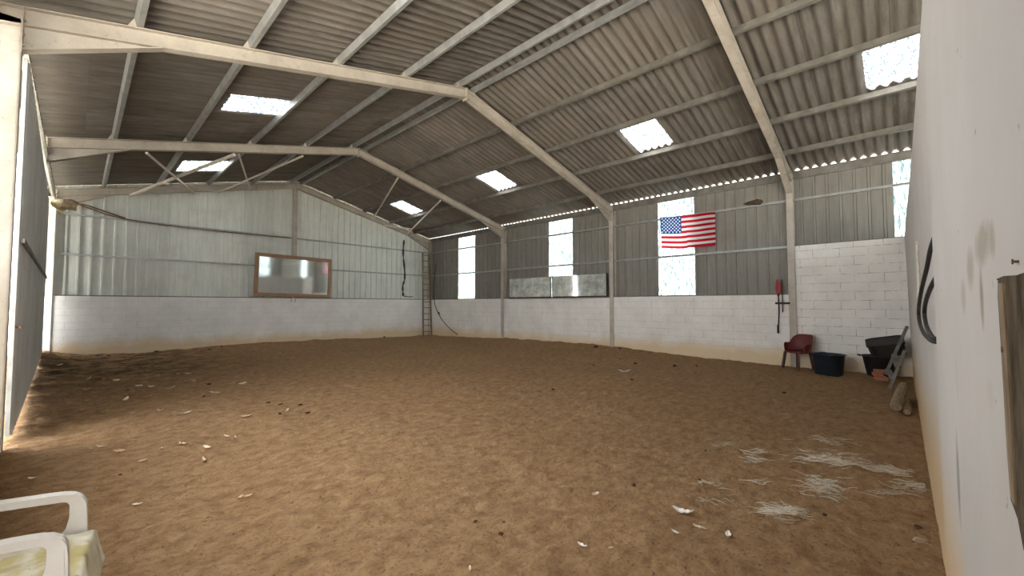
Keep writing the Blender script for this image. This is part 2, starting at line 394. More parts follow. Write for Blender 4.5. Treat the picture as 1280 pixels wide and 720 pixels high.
def tube(bm, pts, r, n=8, caps=True, flat=1.0):
    pts = [Vector(p) for p in pts]; rings = []
    rr = r if isinstance(r, (list, tuple)) else [r] * len(pts)
    prev = None
    for i, p in enumerate(pts):
        d = (pts[min(i + 1, len(pts) - 1)] - pts[max(i - 1, 0)]).normalized()
        if prev is None: s = d.cross(Vector((0, 0, 1)) if abs(d.z) < .95 else Vector((1, 0, 0))).normalized()
        else: s = (prev - d * prev.dot(d)).normalized()
        prev = s; u = d.cross(s)
        rings.append([bm.verts.new(p + (s * math.cos(2 * math.pi * k / n) + u * math.sin(2 * math.pi * k / n) * flat) * rr[i]) for k in range(n)])
    for a, b in zip(rings, rings[1:]):
        for k in range(n): bm.faces.new((a[k], a[(k + 1) % n], b[(k + 1) % n], b[k]))
    if caps: bm.faces.new(rings[0][::-1]); bm.faces.new(rings[-1])
def spline(pts, n=8):
    pts = [Vector(p) for p in pts]; out = []
    for i in range(len(pts) - 1):
        p0, p1, p2, p3 = pts[max(i - 1, 0)], pts[i], pts[i + 1], pts[min(i + 2, len(pts) - 1)]
        for k in range(n):
            t = k / n
            out.append(.5 * ((2 * p1) + (p2 - p0) * t + (2 * p0 - 5 * p1 + 4 * p2 - p3) * t * t + (3 * p1 - p0 - 3 * p2 + p3) * t ** 3))
    out.append(pts[-1]); return out
def prism(bm, outline, axis, a, b):
    """extrude a 2D outline; axis 'y': outline is (x,z); axis 'x': outline is (y,z)"""
    mk = (lambda p, t: (p[0], t, p[1])) if axis == 'y' else (lambda p, t: (t, p[0], p[1])) if axis == 'x' else (lambda p, t: (p[0], p[1], t))
    A = [bm.verts.new(mk(p, a)) for p in outline]; B = [bm.verts.new(mk(p, b)) for p in outline]
    n = len(outline); bm.faces.new(A[::-1]); bm.faces.new(B)
    for i in range(n): bm.faces.new((A[i], A[(i + 1) % n], B[(i + 1) % n], B[i]))
    bmesh.ops.recalc_face_normals(bm, faces=bm.faces)
def lathe(bm, prof, n=32, centre=(0, 0, 0), squash=1.0):
    rings = []
    for r, z in prof: rings.append([bm.verts.new((centre[0] + r * math.cos(2 * math.pi * k / n), centre[1] + squash * r * math.sin(2 * math.pi * k / n), centre[2] + z)) for k in range(n)])
    for a, b in zip(rings, rings[1:]):
        for k in range(n): bm.faces.new((a[k], a[(k + 1) % n], b[(k + 1) % n], b[k]))
    bm.faces.new(rings[0][::-1]); bm.faces.new(rings[-1])
def BM(): return bmesh.new()

# ------------------------------------------------------------------ floor
def axis_pts(a, b, c, s0, g):
    out = [c]; x = c
    while x < b: x += s0 + g * abs(x - c); out.append(x)
    x = c; lo = []
    while x > a: x -= s0 + g * abs(x - c); lo.append(x)
    out = np.array(lo[::-1] + out); out[0] = a; out[-1] = b; return out
xs = axis_pts(-1.2, 12.05, 1.2, .021, .0042); ys = axis_pts(-.9, 17.15, 2.0, .021, .0042)
XX, YY = np.meshgrid(xs, ys); ZZ = ground(XX, YY)
me = bpy.data.meshes.new('floor')
nx, ny = len(xs), len(ys)
me.vertices.add(nx * ny); me.vertices.foreach_set('co', np.stack([XX, YY, ZZ], -1).ravel())
i = np.arange(nx * ny).reshape(ny, nx)
q = np.stack([i[:-1, :-1], i[:-1, 1:], i[1:, 1:], i[1:, :-1]], -1).reshape(-1, 4)
me.loops.add(q.size); me.loops.foreach_set('vertex_index', q.ravel())
me.polygons.add(len(q)); me.polygons.foreach_set('loop_start', np.arange(0, q.size, 4)); me.update(); me.validate()
fl = obj('floor', me, M['soil'], None, True); tag(fl, 'brown sand and soil riding surface covering the whole hall', 'floor', None, 'structure')
bm = BM(); box(bm, -60, -1.15, -60, 60, -.35, -.06); box(bm, -1.15, 60, -60, -.95, -.35, -.06); box(bm, 12.4, 60, -.95, 60, -.35, -.06); box(bm, -1.15, 12.4, 17.4, 60, -.35, -.06)
struct('ground', bm, M['yard'], 'pale gravel yard outside, seen through the gap beside the metal door', 'ground')

# ------------------------------------------------------------------ walls
bm = BM()
yb = [-.135, 1.84, 2.0, 17.17]
box(bm, XW, 12.15, 1.90, 17.17, -.3, ZB)
struct('wall_right', bm, M['block_right'], 'low white painted block wall along the right side', 'wall')
bm = BM(); box(bm, XW + .02, 12.17, -5.6, 1.90, -.3, 2.93)
struct('wall_right', bm, M['block_upper'], 'taller white block wall panel in the right near corner behind the tubs', 'wall')
bm = BM(); box(bm, -.74, -.56, -.45, 6.7, -.3, ZB)  # out of view, added to cut daylight from the left side
struct('wall_left_added', bm, M['block_right'], 'unseen low white block wall added left of the camera to cut side light', 'wall')
bm = BM(); box(bm, -.72, XW, YW, 17.17, -.3, ZB)
struct('wall_back', bm, M['block_back'], 'low white painted block wall across the far end', 'wall')

# front partition: a plastered wall nearly in line with the camera, its near stretch a little thicker
bm = BM()
HP = 2.95                                  # height of the partition, the roof runs on over it
def yf_(x, z): return -.136 + z / HP * (.023 + .028 * max(0, (x - 5.4) / 6.6)) - .034 * math.sin(math.pi * min(1, max(0, z / HP))) * min(1, max(0, (5.6 - x) / 1.8))
g = [[bm.verts.new((x, yf_(x, z), z)) for z in (-.3, .0, .5, 1.0, 1.5, 2.0, 2.5, HP)] for x in (2.6, 3.2, 3.8, 4.7, 5.6, 7.5, 9.7, 12.05)]
k_ = [[bm.verts.new((x, -.40, z)) for z in (-.3, HP)] for x in (2.6, 12.05)]
for a_, b_ in zip(g, g[1:]):
    for q_ in range(7): bm.faces.new((a_[q_], b_[q_], b_[q_ + 1], a_[q_ + 1]))
bm.faces.new([k_[1][0], k_[0][0], k_[0][1], k_[1][1]])
bm.faces.new([c_[7] for c_ in g] + [k_[1][1], k_[0][1]]); bm.faces.new([c_[0] for c_ in g][::-1] + [k_[0][0], k_[1][0]])
bm.faces.new(g[0] + [k_[0][1], k_[0][0]]); bm.faces.new(g[-1][::-1] + [k_[1][0], k_[1][1]])
bmesh.ops.recalc_face_normals(bm, faces=bm.faces)
struct('wall_front', bm, M['plaster'], 'white plastered partition wall running away at the right edge, behind the black hose', 'wall')
bm = BM()
prism(bm, [(.30, -.3), (2.85, -.3), (2.85, 3.16), (.30, 3.16)], 'y', -.41, -.117)
bmesh.ops.bevel(bm, geom=[e for e in bm.edges if abs(e.verts[0].co.x - 2.85) < .001 and abs(e.verts[1].co.x - 2.85) < .001 and e.verts[0].co.y > -.2 and e.verts[1].co.y > -.2], offset=.012, segments=3, affect='EDGES')
struct('wall_front', bm, M['plaster'], 'white plastered wall end nearest the camera filling the right edge', 'wall')

# profiled steel cladding
def sheet(bm, pos, a0, a1, zb, zt, axis, depth=.022, pitch=.25, inward=-1, phase=0):
    """vertical ribbed sheet from a0 to a1; zt may be a function"""
    prof = [(0, 0), (.175, 0), (.184, 1), (.226, 1), (.235, 0)]
    pts = {a0, a1}; k = math.floor(a0 / pitch) - 1
    def off(a):
        t = ((a - phase) / pitch) % 1 * pitch
        pr = prof + [(pitch, 0)]
        for (x0, d0), (x1, d1) in zip(pr, pr[1:]):
            if x0 <= t <= x1: return d0 + (d1 - d0) * (t - x0) / (x1 - x0)
        return 0
    while k * pitch < a1 + pitch:
        for t, _ in prof:
            a = k * pitch + t + phase
            if a0 < a < a1: pts.add(round(a, 5))
        k += 1
    if callable(zt) and a0 < XM < a1: pts.add(XM)
    pv = None
    for a in sorted(pts):
        z1 = zt(a) if callable(zt) else zt; d = pos + inward * depth * off(a)
        mk = (lambda z: (a, d, z)) if axis == 'x' else (lambda z: (d, a, z))
        cur = (bm.verts.new(mk(zb)), bm.verts.new(mk(z1)))
        if pv: bm.faces.new((pv[0], cur[0], cur[1], pv[1]))
        pv = cur
XC, YC = 12.11, 17.12
PANES = [(-.95, .06), (4.26, 5.33), (8.47, 9.56), (13.72, 14.90)]
bm = BM()
sheet(bm, XC, .06, 1.90, 2.90, 4.70, 'y'); sheet(bm, XC, -5.6, -.95, 2.90, 4.70, 'y'); sheet(bm, XC, 1.90, 4.26, 1.72, 4.70, 'y')
for a, b in ((5.33, 8.47), (9.56, 13.72), (14.90, 17.15)): sheet(bm, XC, a, b, 1.72, 4.70, 'y')
struct('wall_right', bm, M['clad_right'], 'dull grey ribbed metal cladding above the right block wall', 'wall')
bm = BM(); sheet(bm, -5.58, 3.0, 10.3, 0, lambda x: ztop(x) + .122, 'x', .022, .25, 1); sheet(bm, -5.58, 11.1, 12.1, 0, lambda x: ztop(x) + .122, 'x', .022, .25, 1)  # left stretch is unseen, added to dim light on the near roof
struct('wall_front', bm, M['clad_right'], 'ribbed cladding of the front gable beyond the partition, seen in the mirror, its unseen left part added to cut light', 'wall')
bm = BM(); sheet(bm, -5.58, 10.3, 11.1, 0, lambda x: ztop(x) + .122, 'x', .012, .076, 1)
struct('window_12', bm, M['wall_sheet'], 'translucent sheet in the front gable beyond the partition, seen only in the mirror', 'window')
descr = ['nearest the front partition', 'behind the flag', 'above the two side mirrors', 'nearest the far corner with the ladder']
for k, (a, b) in enumerate(PANES):
    bm = BM(); sheet(bm, XC, a, b, 2.9 if k == 0 else 1.72, 4.70, 'y', .012, .076)
    struct('window_%d' % (k + 1), bm, M['wall_sheet'], 'tall translucent wall sheet ' + descr[k], 'window')
bm = BM(); sheet(bm, YC, -.75, 12.13, 1.72, lambda x: ztop(x) + .122, 'x', .042)
struct('wall_back', bm, M['clad_back'], 'pale grey ribbed metal cladding of the far gable', 'wall')
bm = BM(); box(bm, XW + .03, 12.12, 1.97, 16.95, ZB - .002, ZB + .035); struct('trim_1', bm, M['dull_steel'], 'thin dark steel sill on top of the low right block wall', 'trim')
bm = BM(); box(bm, XW + .03, 12.12, -.30, 1.84, 2.928, 2.955); struct('trim_2', bm, M['dull_steel'], 'thin dark steel sill on top of the taller block panel', 'trim')
bm = BM(); box(bm, -.45, 11.85, YW + .03, 17.11, ZB - .002, ZB + .03); struct('trim_3', bm, M['dull_steel'], 'thin steel sill on top of the far block wall', 'trim')

bm = BM(); sheet(bm, -.68, -.45, 1.9, 1.72, 4.66, 'y', .022, .25, 1); sheet(bm, -.68, 5.8, 6.7, 1.72, 4.66, 'y', .022, .25, 1); struct('wall_left_added', bm, M['clad_right'], 'unseen ribbed cladding added left of the camera, its gap shaping the side light', 'wall')  # out of view, gap left open to steer daylight inside
# ------------------------------------------------------------------ roof
SKY_R = [(-.40, .40), (3.82, 4.72), (9.08, 9.96), (14.32, 15.26)]
SKY_L = [(3.75, 4.75), (8.95, 9.95), (14.22, 15.32)]
PI_ = .177
def roof(side):
    xs_ = [XM, 8.62, 9.74, 12.11] if side > 0 else [XM, 2.92, 1.86, -.98]
    rows = 1
    holes = SKY_R if side > 0 else SKY_L
    snap = lambda y: round(y / PI_) * PI_ + PI_ * 0
    n0, n1 = round(-5.7 / PI_) * 8, round(17.4 / PI_) * 8
    yy = np.arange(n0, n1 + 1) * (PI_ / 8)
    H = [(round(a / PI_) * 8, round(b / PI_) * 8) for a, b in holes]
    main = BM(); sky = []
    def grid(bm, ia, ib, xa, xb):
        prev = None
        for k in range(ia, ib + 1):
            y = k * PI_ / 8; o = .032 * math.cos(2 * math.pi * k / 8)
            cur = [bm.verts.new((x, y, zsheet(x) + o + dz)) for x, dz in ((xa, 0), (xb, 0))]
            if prev: bm.faces.new((prev[0], cur[0], cur[1], prev[1]))
            prev = cur
    grid(main, n0, n1, xs_[0], xs_[1]); grid(main, n0, n1, xs_[2], xs_[3])
    c = n0
    for a, b in H: grid(main, c, a, xs_[1], xs_[2]); c = b
    grid(main, c, n1, xs_[1], xs_[2])
    for a, b in H:
        s = BM(); grid(s, a, b, xs_[1], xs_[2]); sky.append(s)
    return main, sky
mR, sR = roof(1); mL, sL = roof(-1)
struct('ceiling', mR, M['fibre'], 'corrugated fibre cement roof slope right of the ridge', 'ceiling', True)
struct('ceiling', mL, M['fibre'], 'corrugated fibre cement roof slope left of the ridge', 'ceiling', True)
n = 5
for s, d in zip(sR, ('in the right slope nearest the front partition', 'in the right slope, second from the front', 'in the right slope, third from the front', 'in the right slope nearest the far gable')):
    struct('window_%d' % n, s, M['sky_sheet'], 'corrugated translucent rooflight ' + d, 'window', True); n += 1
for s, d in zip(sL, ('in the left slope over the open bay, above the view', 'in the left slope, the larger nearer one', 'in the left slope nearest the far gable')):
    struct('window_%d' % n, s, M['sky_sheet'], 'corrugated translucent rooflight ' + d, 'window', True); n += 1
bm = BM()
for s in (-1, 1): bar(bm, (XM + s * .12, -5.7, zsheet(XM) + .03), (XM + s * .12, 17.4, zsheet(XM) + .03), .28, .01, (s * SL, 0, 1))
struct('trim_4', bm, M['fibre'], 'ridge capping over the joint of the two roof slopes', 'trim')

# ------------------------------------------------------------------ portal frames
PX_R = [XM + d for d in (.17, 1.48, 2.79, 4.08, 5.36)]; PX_L = [XM - d for d in (.17, 1.48, 2.78, 4.07, 5.28)]
frames = ['nearest portal frame, its sloping rafter crossing the top right of the roof', 'second portal frame, whose pale rafter spans the whole top of the view',
          'third portal frame, with braces tied between it and the gable frame', 'gable portal frame standing against the far end cladding']
for k, y in enumerate(YF):
    fr = empty('portal_frame', (XM, y, 0), 'cream painted steel ' + frames[k], 'portal frame', 'steel portal frames along the hall')
    for s, xi in ((-1, XL), (1, XR)):
        xc = xi + s * .10
        dp = .20
        if k == 2 and s < 0: xc -= .07; dp = .12          # slimmer column, clear of the sliding door
        bm = BM(); ibeam(bm, (xc, y, -.25), (xc, y, ztop(xc) - .10), (1, 0, 0), dp, .14)
        obj('column', bm, M['cream_steel'], fr)
        xe = xi + s * .19
        ang = math.atan(SL); hh = .20
        p0 = (XM, y, ztop(XM) - hh / 2 / math.cos(ang)); p1 = (xe, y, ztop(xe) - hh / 2 / math.cos(ang))
        bm = BM(); ibeam(bm, p0, p1, (s * SL, 0, 1), hh, .13)
        obj('rafter', bm, M['cream_steel'], fr)
        # tapering haunch under the rafter at the column
        L = 1.15
        bm = BM(); xa, xb = xi, xi - s * L
        za = ztop(xa) - .205; zb_ = ztop(xb) - .205
        prism(bm, [(xa, za), (xb, zb_), (xa, za - .27)], 'y', y - .005, y + .005)
        bar(bm, (xa, y, za - .27), (xb, y, zb_), .13, .012, (0, 0, 1))
        obj('haunch', bm, M['cream_steel'], fr)
        bm = BM(); box(bm, xi - .006 if s > 0 else xi, xi if s > 0 else xi + .006, y - .08, y + .08, za - .30, ztop(xi) - .01)
        ep = obj('end_plate', bm, M['cream_steel'], fr)
        for zz in (.05, .14, .30, .42):
            for yy in (-.05, .05):
                bm = BM(); c0 = (xi - s * .006, y + yy, ztop(xi) - zz); tube(bm, [c0, (c0[0] - s * .015, c0[1], c0[2])], .014, 6)
                bo = obj('bolt', bm, M['cream_steel']); bo.parent = ep; bo.matrix_parent_inverse = Matrix.Translation((-fr.location.x, -fr.location.y, 0)) @ Matrix.Translation(fr.location)
        for x in (PX_R if s > 0 else PX_L):
            bm = BM(); xx = x + .035
            prism(bm, [(x - .125, ztop(x - .125) - .005), (x - .035, ztop(x - .035) - .005), (x - .035, ztop(x) + .10), (x - .06, ztop(x) + .10)] if s < 0 else
                  [(xx, ztop(xx) - .005), (xx + .09, ztop(xx + .09) - .005), (xx + .012, ztop(xx) + .10), (xx, ztop(xx) + .10)], 'y', y - .035, y + .035)
            obj('cleat', bm, M['cream_steel'], fr)
    bm = BM(); box(bm, XM - .008, XM + .008, y - .075, y + .075, ZR - .26, ZR + .005); obj('apex_plate', bm, M['cream_steel'], fr)

# gable post
bm = BM(); ibeam(bm, (5.68, 16.985, 1.60), (5.68, 16.985, ztop(5.68) - .20), (1, 0, 0), .16, .10)
tag(obj('gable_post', bm, M['cream_steel']), 'cream steel post rising from the far block wall to the ridge, behind the mirror', 'post')

# purlins
ordn = ['beside the ridge', 'second down from the ridge', 'third down from the ridge', 'fourth down from the ridge', 'lowest']
for s, lst, nm in ((1, PX_R, 'right'), (-1, PX_L, 'left')):
    for k, x in enumerate(lst):
        bm = BM(); nrm = Vector((s * SL, 0, 1)).normalized()
        c = Vector((x, 0, ztop(x))) + nrm * (PUR / 2 + .001)
        csec(bm, (c.x, -5.6, c.z), (c.x, 17.3, c.z), nrm, PUR - .002, .06, -1 if s > 0 else -1)
        # sleeve plates where two lengths join
        for yy in (3.9, 9.2, 14.3):
            bar(bm, (c.x, yy - .14, c.z), (c.x, yy + .14, c.z), .068, PUR - .02, nrm)
        tag(obj('purlin', bm, M['galv'] if s < 0 or k == 0 else M['dull_steel']), 'steel purlin under the %s roof slope, %s' % (nm, ordn[k]), 'purlin', 'purlins under the %s roof slope' % nm)
bm = BM(); csec(bm, (12.07, -5.6, 4.70), (12.07, 17.2, 4.70), (0, 0, 1), .20, .04, 1)
tag(obj('eave_beam', bm, M['dull_steel']), 'dark steel eaves beam along the top of the right wall under the daylight gaps', 'beam')
bm = BM(); csec(bm, (-.74, -5.6, 4.62), (-.74, 17.2, 4.62), (0, 0, 1), .20, .07, 1)
tag(obj('eave_beam', bm, M['dull_steel']), 'steel eaves beam along the open left side over the metal door', 'beam')

# girts
def girt(p, q, label, grp):
    bm = BM(); csec(bm, p, q, (0, 0, 1), .055, .05, 1, .005); tag(obj('girt', bm, M['galv']), label, 'rail', grp)
gR, gB = 'rails along the right wall cladding', 'rails along the far gable cladding'
girt((12.06, -5.5, 4.08), (12.06, 16.9, 4.08), 'upper horizontal steel rail on the right wall, above the flag', gR)
girt((12.06, 2.0, 2.935), (12.06, 16.9, 2.935), 'lower horizontal steel rail on the right wall, under the flag', gR)
girt((-.45, 17.055, 4.08), (11.85, 17.055, 4.08), 'upper horizontal rail across the far gable, over the framed mirror', gB)
girt((-.45, 17.055, 2.935), (11.85, 17.055, 2.935), 'lower horizontal rail across the far gable, passing behind the framed mirror', gB)

# roof bracing
def rod(p, q, r, label, grp='roof bracing rods near the far gable', m='pale_rod'):
    bm = BM(); tube(bm, [p, q], r, 8); tag(obj('bracing_rod', bm, M[m]), label, 'rod', grp)
def und(x): return ztop(x) - .25
rod((.99, 16.93, und(.99)), (2.55, 11.88, und(2.55)), .042, 'thick pale bracing tube rising rightwards under the far left rooflight')
rod((2.53, 16.93, und(2.53)), (.93, 11.88, und(.93)), .028, 'thin bracing rod falling rightwards across the thick pale tube at left')
rod((3.19, 16.93, und(3.1)), (4.14, 11.88, und(4.14)), .030, 'pale bracing rod rising to the third frame near the ridge, left slope')
rod((4.16, 16.93, und(4.16)), (2.64, 11.88, und(2.64)), .024, 'short looking bracing rod left of the ridge, steepest in the view')
rod((8.83, 16.93, und(8.83)), (7.09, 11.88, und(7.09)), .028, 'bracing rod right of the ridge, left of the far rooflight')
rod((10.57, 16.93, und(10.57)), (8.81, 11.88, und(8.81)), .028, 'bracing rod right of the far rooflight, ending low on the gable rafter')
qa = Vector((10.57, 16.93, und(10.57))).lerp(Vector((8.81, 11.88, und(8.81))), .22)
rod((9.45, 16.93, und(9.45) + .02), qa, .026, 'short level strut beneath the far right rooflight')

# ------------------------------------------------------------------ sliding door on the left
p0, p1 = Vector((-.500, 7.25, 0)), Vector((-.66, 16.75, 0)); dd = (p1 - p0).normalized(); nn = Vector((-dd.y, dd.x, 0))
bm = BM(); L = (p1 - p0).length; prev = None; a = 0; prof = [(0, 0), (.08, 0), (.10, 1), (.15, 1), (.17, 0)]
ls = []
k = 0
while k * .25 < L:
    for t, d in prof:
        if k * .25 + t <= L: ls.append((k * .25 + t, d))
    k += 1
for (s_, d) in ls:
    base = p0 + dd * s_ - nn * (.034 * d)
    z0 = .03 + .18 * (s_ / L) ** 1.2; cur = (bm.verts.new((base.x, base.y, z0)), bm.verts.new((base.x, base.y, 4.33)))
    if prev: bm.faces.new((prev[0], cur[0], cur[1], prev[1]))
    prev = cur
door = struct('door_1', bm, M['clad_door'], 'tall grey ribbed metal sliding door standing open at the left', 'door')
sol = door.modifiers.new('sheet', 'SOLIDIFY'); sol.thickness = .002
bm = BM(); bar(bm, p0 + Vector((0, 0, 2.23)) - nn * .045, p1 + Vector((0, 0, 2.23)) - nn * .045, .03, .05); obj('rail', bm, M['dull_steel'], door)
bm = BM(); bar(bm, p0 + Vector((0, 0, .30)) - nn * -.02, p1 + Vector((0, 0, .30)) - nn * -.02, .03, .05); obj('rail', bm, M['dull_steel'], door)
bm = BM(); bar(bm, p0 + Vector((0, .0, .05)), p0 + Vector((0, 0, 4.33)), .035, .05, (0, 1, 0)); obj('edge_post', bm, M['galv'], door)
bm = BM(); tube(bm, [p0 + Vector((.0, .03, 1.25)), p0 + Vector((.06, .02, 1.25)), p0 + Vector((.06, -.1, 1.25))], .012, 8); obj('latch', bm, M['rust'], door)
bm = BM(); bar(bm, (-.50, 7.15, 4.42), (-.52, 16.9, 4.42), .04, .06); bar(bm, (-.53, 7.15, 4.47), (-.55, 16.9, 4.47), .09, .012)
for k in range(22): tube(bm, [(-.49, 7.6 + k * .42, 4.40), (-.47, 7.6 + k * .42, 4.40)], .012, 6)
tag(obj('door_track', bm, M['dull_steel']), 'steel track the left metal door hangs from, running back to the gable', 'track')

# ------------------------------------------------------------------ mirrors
def framed(name, loc, w, h, thick, rail, fm, gm, label, cat, rot, group=None):
    o = empty(name, loc, label, cat, group)
    bm = BM(); t = thick
    for a in ((-w / 2, w / 2, 0, rail), (-w / 2, w / 2, h - rail, h)): box(bm, a[0], a[1], -t, 0, a[2], a[3])
    for a in ((-w / 2, -w / 2 + rail), (w / 2 - rail, w / 2)): box(bm, a[0], a[1], -t, 0, rail, h - rail)
    bevel(bm, .006, 1)
    f = obj('frame', bm, fm); f.parent = o
    bm = BM(); box(bm, -w / 2 + rail * .9, w / 2 - rail * .9, -t * .5, -t * .3, rail * .9, h - rail * .9)
    g = obj('mirror_glass', bm, gm); g.parent = o
    o.rotation_euler = rot; return o
framed('framed_mirror', (5.66, 16.86, 1.80), 2.72, 1.57, .06, .13, M['wood_frame'], M['dusty_mirror'], 'large wood framed mirror standing on the far block wall', 'mirror', (R(1.2), R(.9), 0))
for yc, w, lab in ((10.32, 2.10, 'frameless side mirror on the right wall, the left one of the pair'), (8.08, 2.22, 'frameless side mirror on the right wall, the right one beside the column')):
    o = empty('side_mirror', (11.86, yc, 1.79), lab, 'mirror', 'pair of long mirrors on the right wall')
    bm = BM(); box(bm, -w / 2 + .008, w / 2 - .008, -.014, -.004, .006, .74); g = obj('mirror_glass', bm, M['side_mirror']); g.parent = o
    bm = BM()
    box(bm, -w / 2 - .012, w / 2 + .012, -.018, .012, -.02, .012); box(bm, -w / 2 - .018, -w / 2 + .010, -.02, .012, -.015, .75); box(bm, w / 2 - .010, w / 2 + .018, -.02, .012, -.015, .75)
    box(bm, -w / 2, w / 2, .0, .008, .0, .745)
    g = obj('backing_channel', bm, M['dark_gap']); g.parent = o
    o.rotation_euler = (R(1.3), 0, R(-90))
bm = BM(); box(bm, 11.88, 11.95, 6.90, 11.44, 1.735, 1.775); tag(obj('mirror_ledge', bm, M['dull_steel']), 'narrow dark ledge under the pair of side mirrors', 'ledge')

# ------------------------------------------------------------------ flag
nu, nv = 60, 32
me = bpy.data.meshes.new('flag'); bm = BM(); uvl = bm.loops.layers.uv.new('UVMap'); g = []
c0 = [on(825, 271.5, 'X', 11.86), on(893, 264, 'X', 11.86), on(893, 305, 'X', 11.86), on(826.5, 310, 'X', 11.86)]
for j in range(nv + 1):
    row = []
    for i_ in range(nu + 1):
        u, v_ = i_ / nu, j / nv
        top = c0[0].lerp(c0[1], u); bot = c0[3].lerp(c0[2], u); p = bot.lerp(top, v_)
        sag = math.sin(math.pi * u)
        p.z -= .06 * sag * (1 - .6 * v_) + .015 * math.sin(u * 9 + 2 * v_) * (u > .5) * (1 - v_) + .02 * math.sin(u * 14) * max(0, u - .55)
        p.x = 11.90 - .035 * math.sin(u * 11 + v_ * 2.2) * (.3 + .7 * (1 - v_)) - .03 * sag * (1 - v_)
        if u > .9: p.x += (u - .9) * .3
        row.append(bm.verts.new(p))
    g.append(row)
for j in range(nv):
    for i_ in range(nu):
        f = bm.faces.new((g[j][i_], g[j][i_ + 1], g[j + 1][i_ + 1], g[j + 1][i_]))
        for lp, (a, b) in zip(f.loops, ((i_, j), (i_ + 1, j), (i_ + 1, j + 1), (i_, j + 1))): lp[uvl].uv = (a / nu, b / nv)
tag(obj('flag', bm, M['flag'], None, True), 'flag with red and white stripes and white stars on blue, hung on the right wall', 'flag')

# ------------------------------------------------------------------ things hung on walls
def ladder():
    o = empty('ladder', (11.63, 16.66, gz(11.6, 16.6)), 'tall narrow wooden ladder standing in the far right corner', 'ladder')
    for s in (-1, 1):
        bm = BM(); bar(bm, (11.60 + s * .24, 16.60, .02), (11.66 + s * .18, 16.88, 4.02), .045, .07, (0, 1, 0)); obj('side_rail', bm, M['ladder_wood'], o)
    for k in range(14):
        t = (.22 + k * .285) / 4; w = .24 - .06 * t; c = Vector((11.60 + .06 * t, 16.60 + .28 * t, 4 * t))
        bm = BM(); tube(bm, [c + Vector((-w, 0, 0)), c + Vector((w, 0, 0))], .017, 8); obj('rung', bm, M['ladder_wood'], o)
ladder()
pts = [on(505, 300, 'Y', 16.9), on(504, 318, 'Y', 16.9), on(506, 345, 'Y', 16.9), on(503.5, 358, 'Y', 16.9), on(504, 370, 'Y', 16.9)]
bm = BM(); tube(bm, spline(pts, 6), [.02 + .03 * abs(math.sin(k * .9)) for k in range(25)], 7); tube(bm, spline([pts[-1], on(512, 371, 'Y', 16.88), on(516, 370.5, 'Y', 16.88)], 5), .02, 6)
tag(obj('rope_bundle', bm, M['cable']), 'dark frayed rope bundle hanging down the far gable left of the ladder', 'rope')
pts = [on(545, 330, 'X', 11.88), on(543, 350, 'X', 11.86), on(543, 376, 'X', 11.86), on(548, 392, 'X', 11.8), on(556, 404, 'X', 11.8), on(565, 413, 'X', 11.8), on(572, 418, 'X', 11.8)]
bm = BM(); tube(bm, spline(pts, 8), .018, 6); tube(bm, [on(548, 391, 'X', 11.8) + Vector((0, -.07, -.05)), on(549, 391, 'X', 11.8) + Vector((0, .07, .02))], .035, 6)
tag(obj('cable', bm, M['cable']), 'dark cable slanting down the right wall from the ladder to the ground', 'cable')
pts = [(-.35, 16.95, 4.42), (.1, 16.93, 4.30), (.6, 16.95, 4.14), (1.4, 16.96, 4.06), (3.0, 16.97, 4.03), (4.2, 16.97, 4.04), (5.5, 16.9, 4.06)]
bm = BM(); tube(bm, spline(pts, 8), .016, 6); tube(bm, spline([(-.42, 16.9, 4.28), (.0, 16.92, 4.37), (.35, 16.93, 4.28), (.9, 16.95, 4.11)], 6), .022, 6)
tag(obj('cable', bm, M['rust']), 'brown old cable draped along the upper rail of the far gable', 'cable')

def blob(name, c, r, m, label, cat, squash=(1, 1, 1), amp=.35, seed=1, group=None, subd=2):
    bm = BM(); bmesh.ops.create_icosphere(bm, subdivisions=subd, radius=1)
    rnd = random.Random(seed); k = [rnd.uniform(0, 9) for _ in range(6)]
    for v in bm.verts:
        n_ = 1 + amp * (math.sin(v.co.x * 3 + k[0]) * math.sin(v.co.y * 4 + k[1]) + .6 * math.sin(v.co.z * 6 + k[2]) * math.sin(v.co.x * 7 + k[3])) * .8 + rnd.uniform(-.06, .06)
        v.co = Vector((v.co.x * squash[0], v.co.y * squash[1], v.co.z * squash[2])) * (r * n_)
    o = obj(name, bm, m, None, True); o.location = c
    return tag(o, label, cat, group)
blob('foam_lump', (-.36, 16.5, 4.22), .20, M['foam'], 'yellowed crumbling foam lump on the far left column head', 'lump', (1, .7, .8), .7, 3)
blob('bird_nest', on(943, 253, 'X', 12.03), .12, M['nest'], 'small dark mud nest on the upper rail right of the flag', 'nest', (.55, 1.5, .55), .5, 5)

# shovel and squeegee
o = empty('shovel', (11.90, 2.20, .8), 'red bladed shovel hung blade up beside the nearest right column', 'shovel')
bm = BM()
def pt(u, v, x=11.90): return on(u, v, 'X', x)
zt, z0 = pt(973, 348.5).z, pt(973, 371).z; yc = pt(972.6, 360).y
out = [(yc - .055, z0 + .12), (yc - .06, zt - .16), (yc - .02, zt - .04), (yc + .02, zt), (yc + .05, zt - .08), (yc + .055, z0 + .18), (yc + .015, z0), (yc - .015, z0)]
prism(bm, out, 'x', 11.895, 11.90); bevel(bm, .002, 1); obj('blade', bm, M['red_blade'], o)
bm = BM(); tube(bm, [(11.90, yc, z0 + .08), (11.905, yc - .005, 1.3), (11.91, pt(972.5, 416).y, .82)], .014, 8); obj('shaft', bm, M['rubber'], o)
bm = BM(); tube(bm, [(11.91, pt(972.5, 416).y - .001, 1.0), (11.91, pt(972.5, 416).y, .80)], .020, 8); obj('grip', bm, M['black_tub'], o)
o = empty('squeegee', (11.86, 2.12, 1.3), 'black rubber squeegee with wide bar crossing the red shovel', 'squeegee')
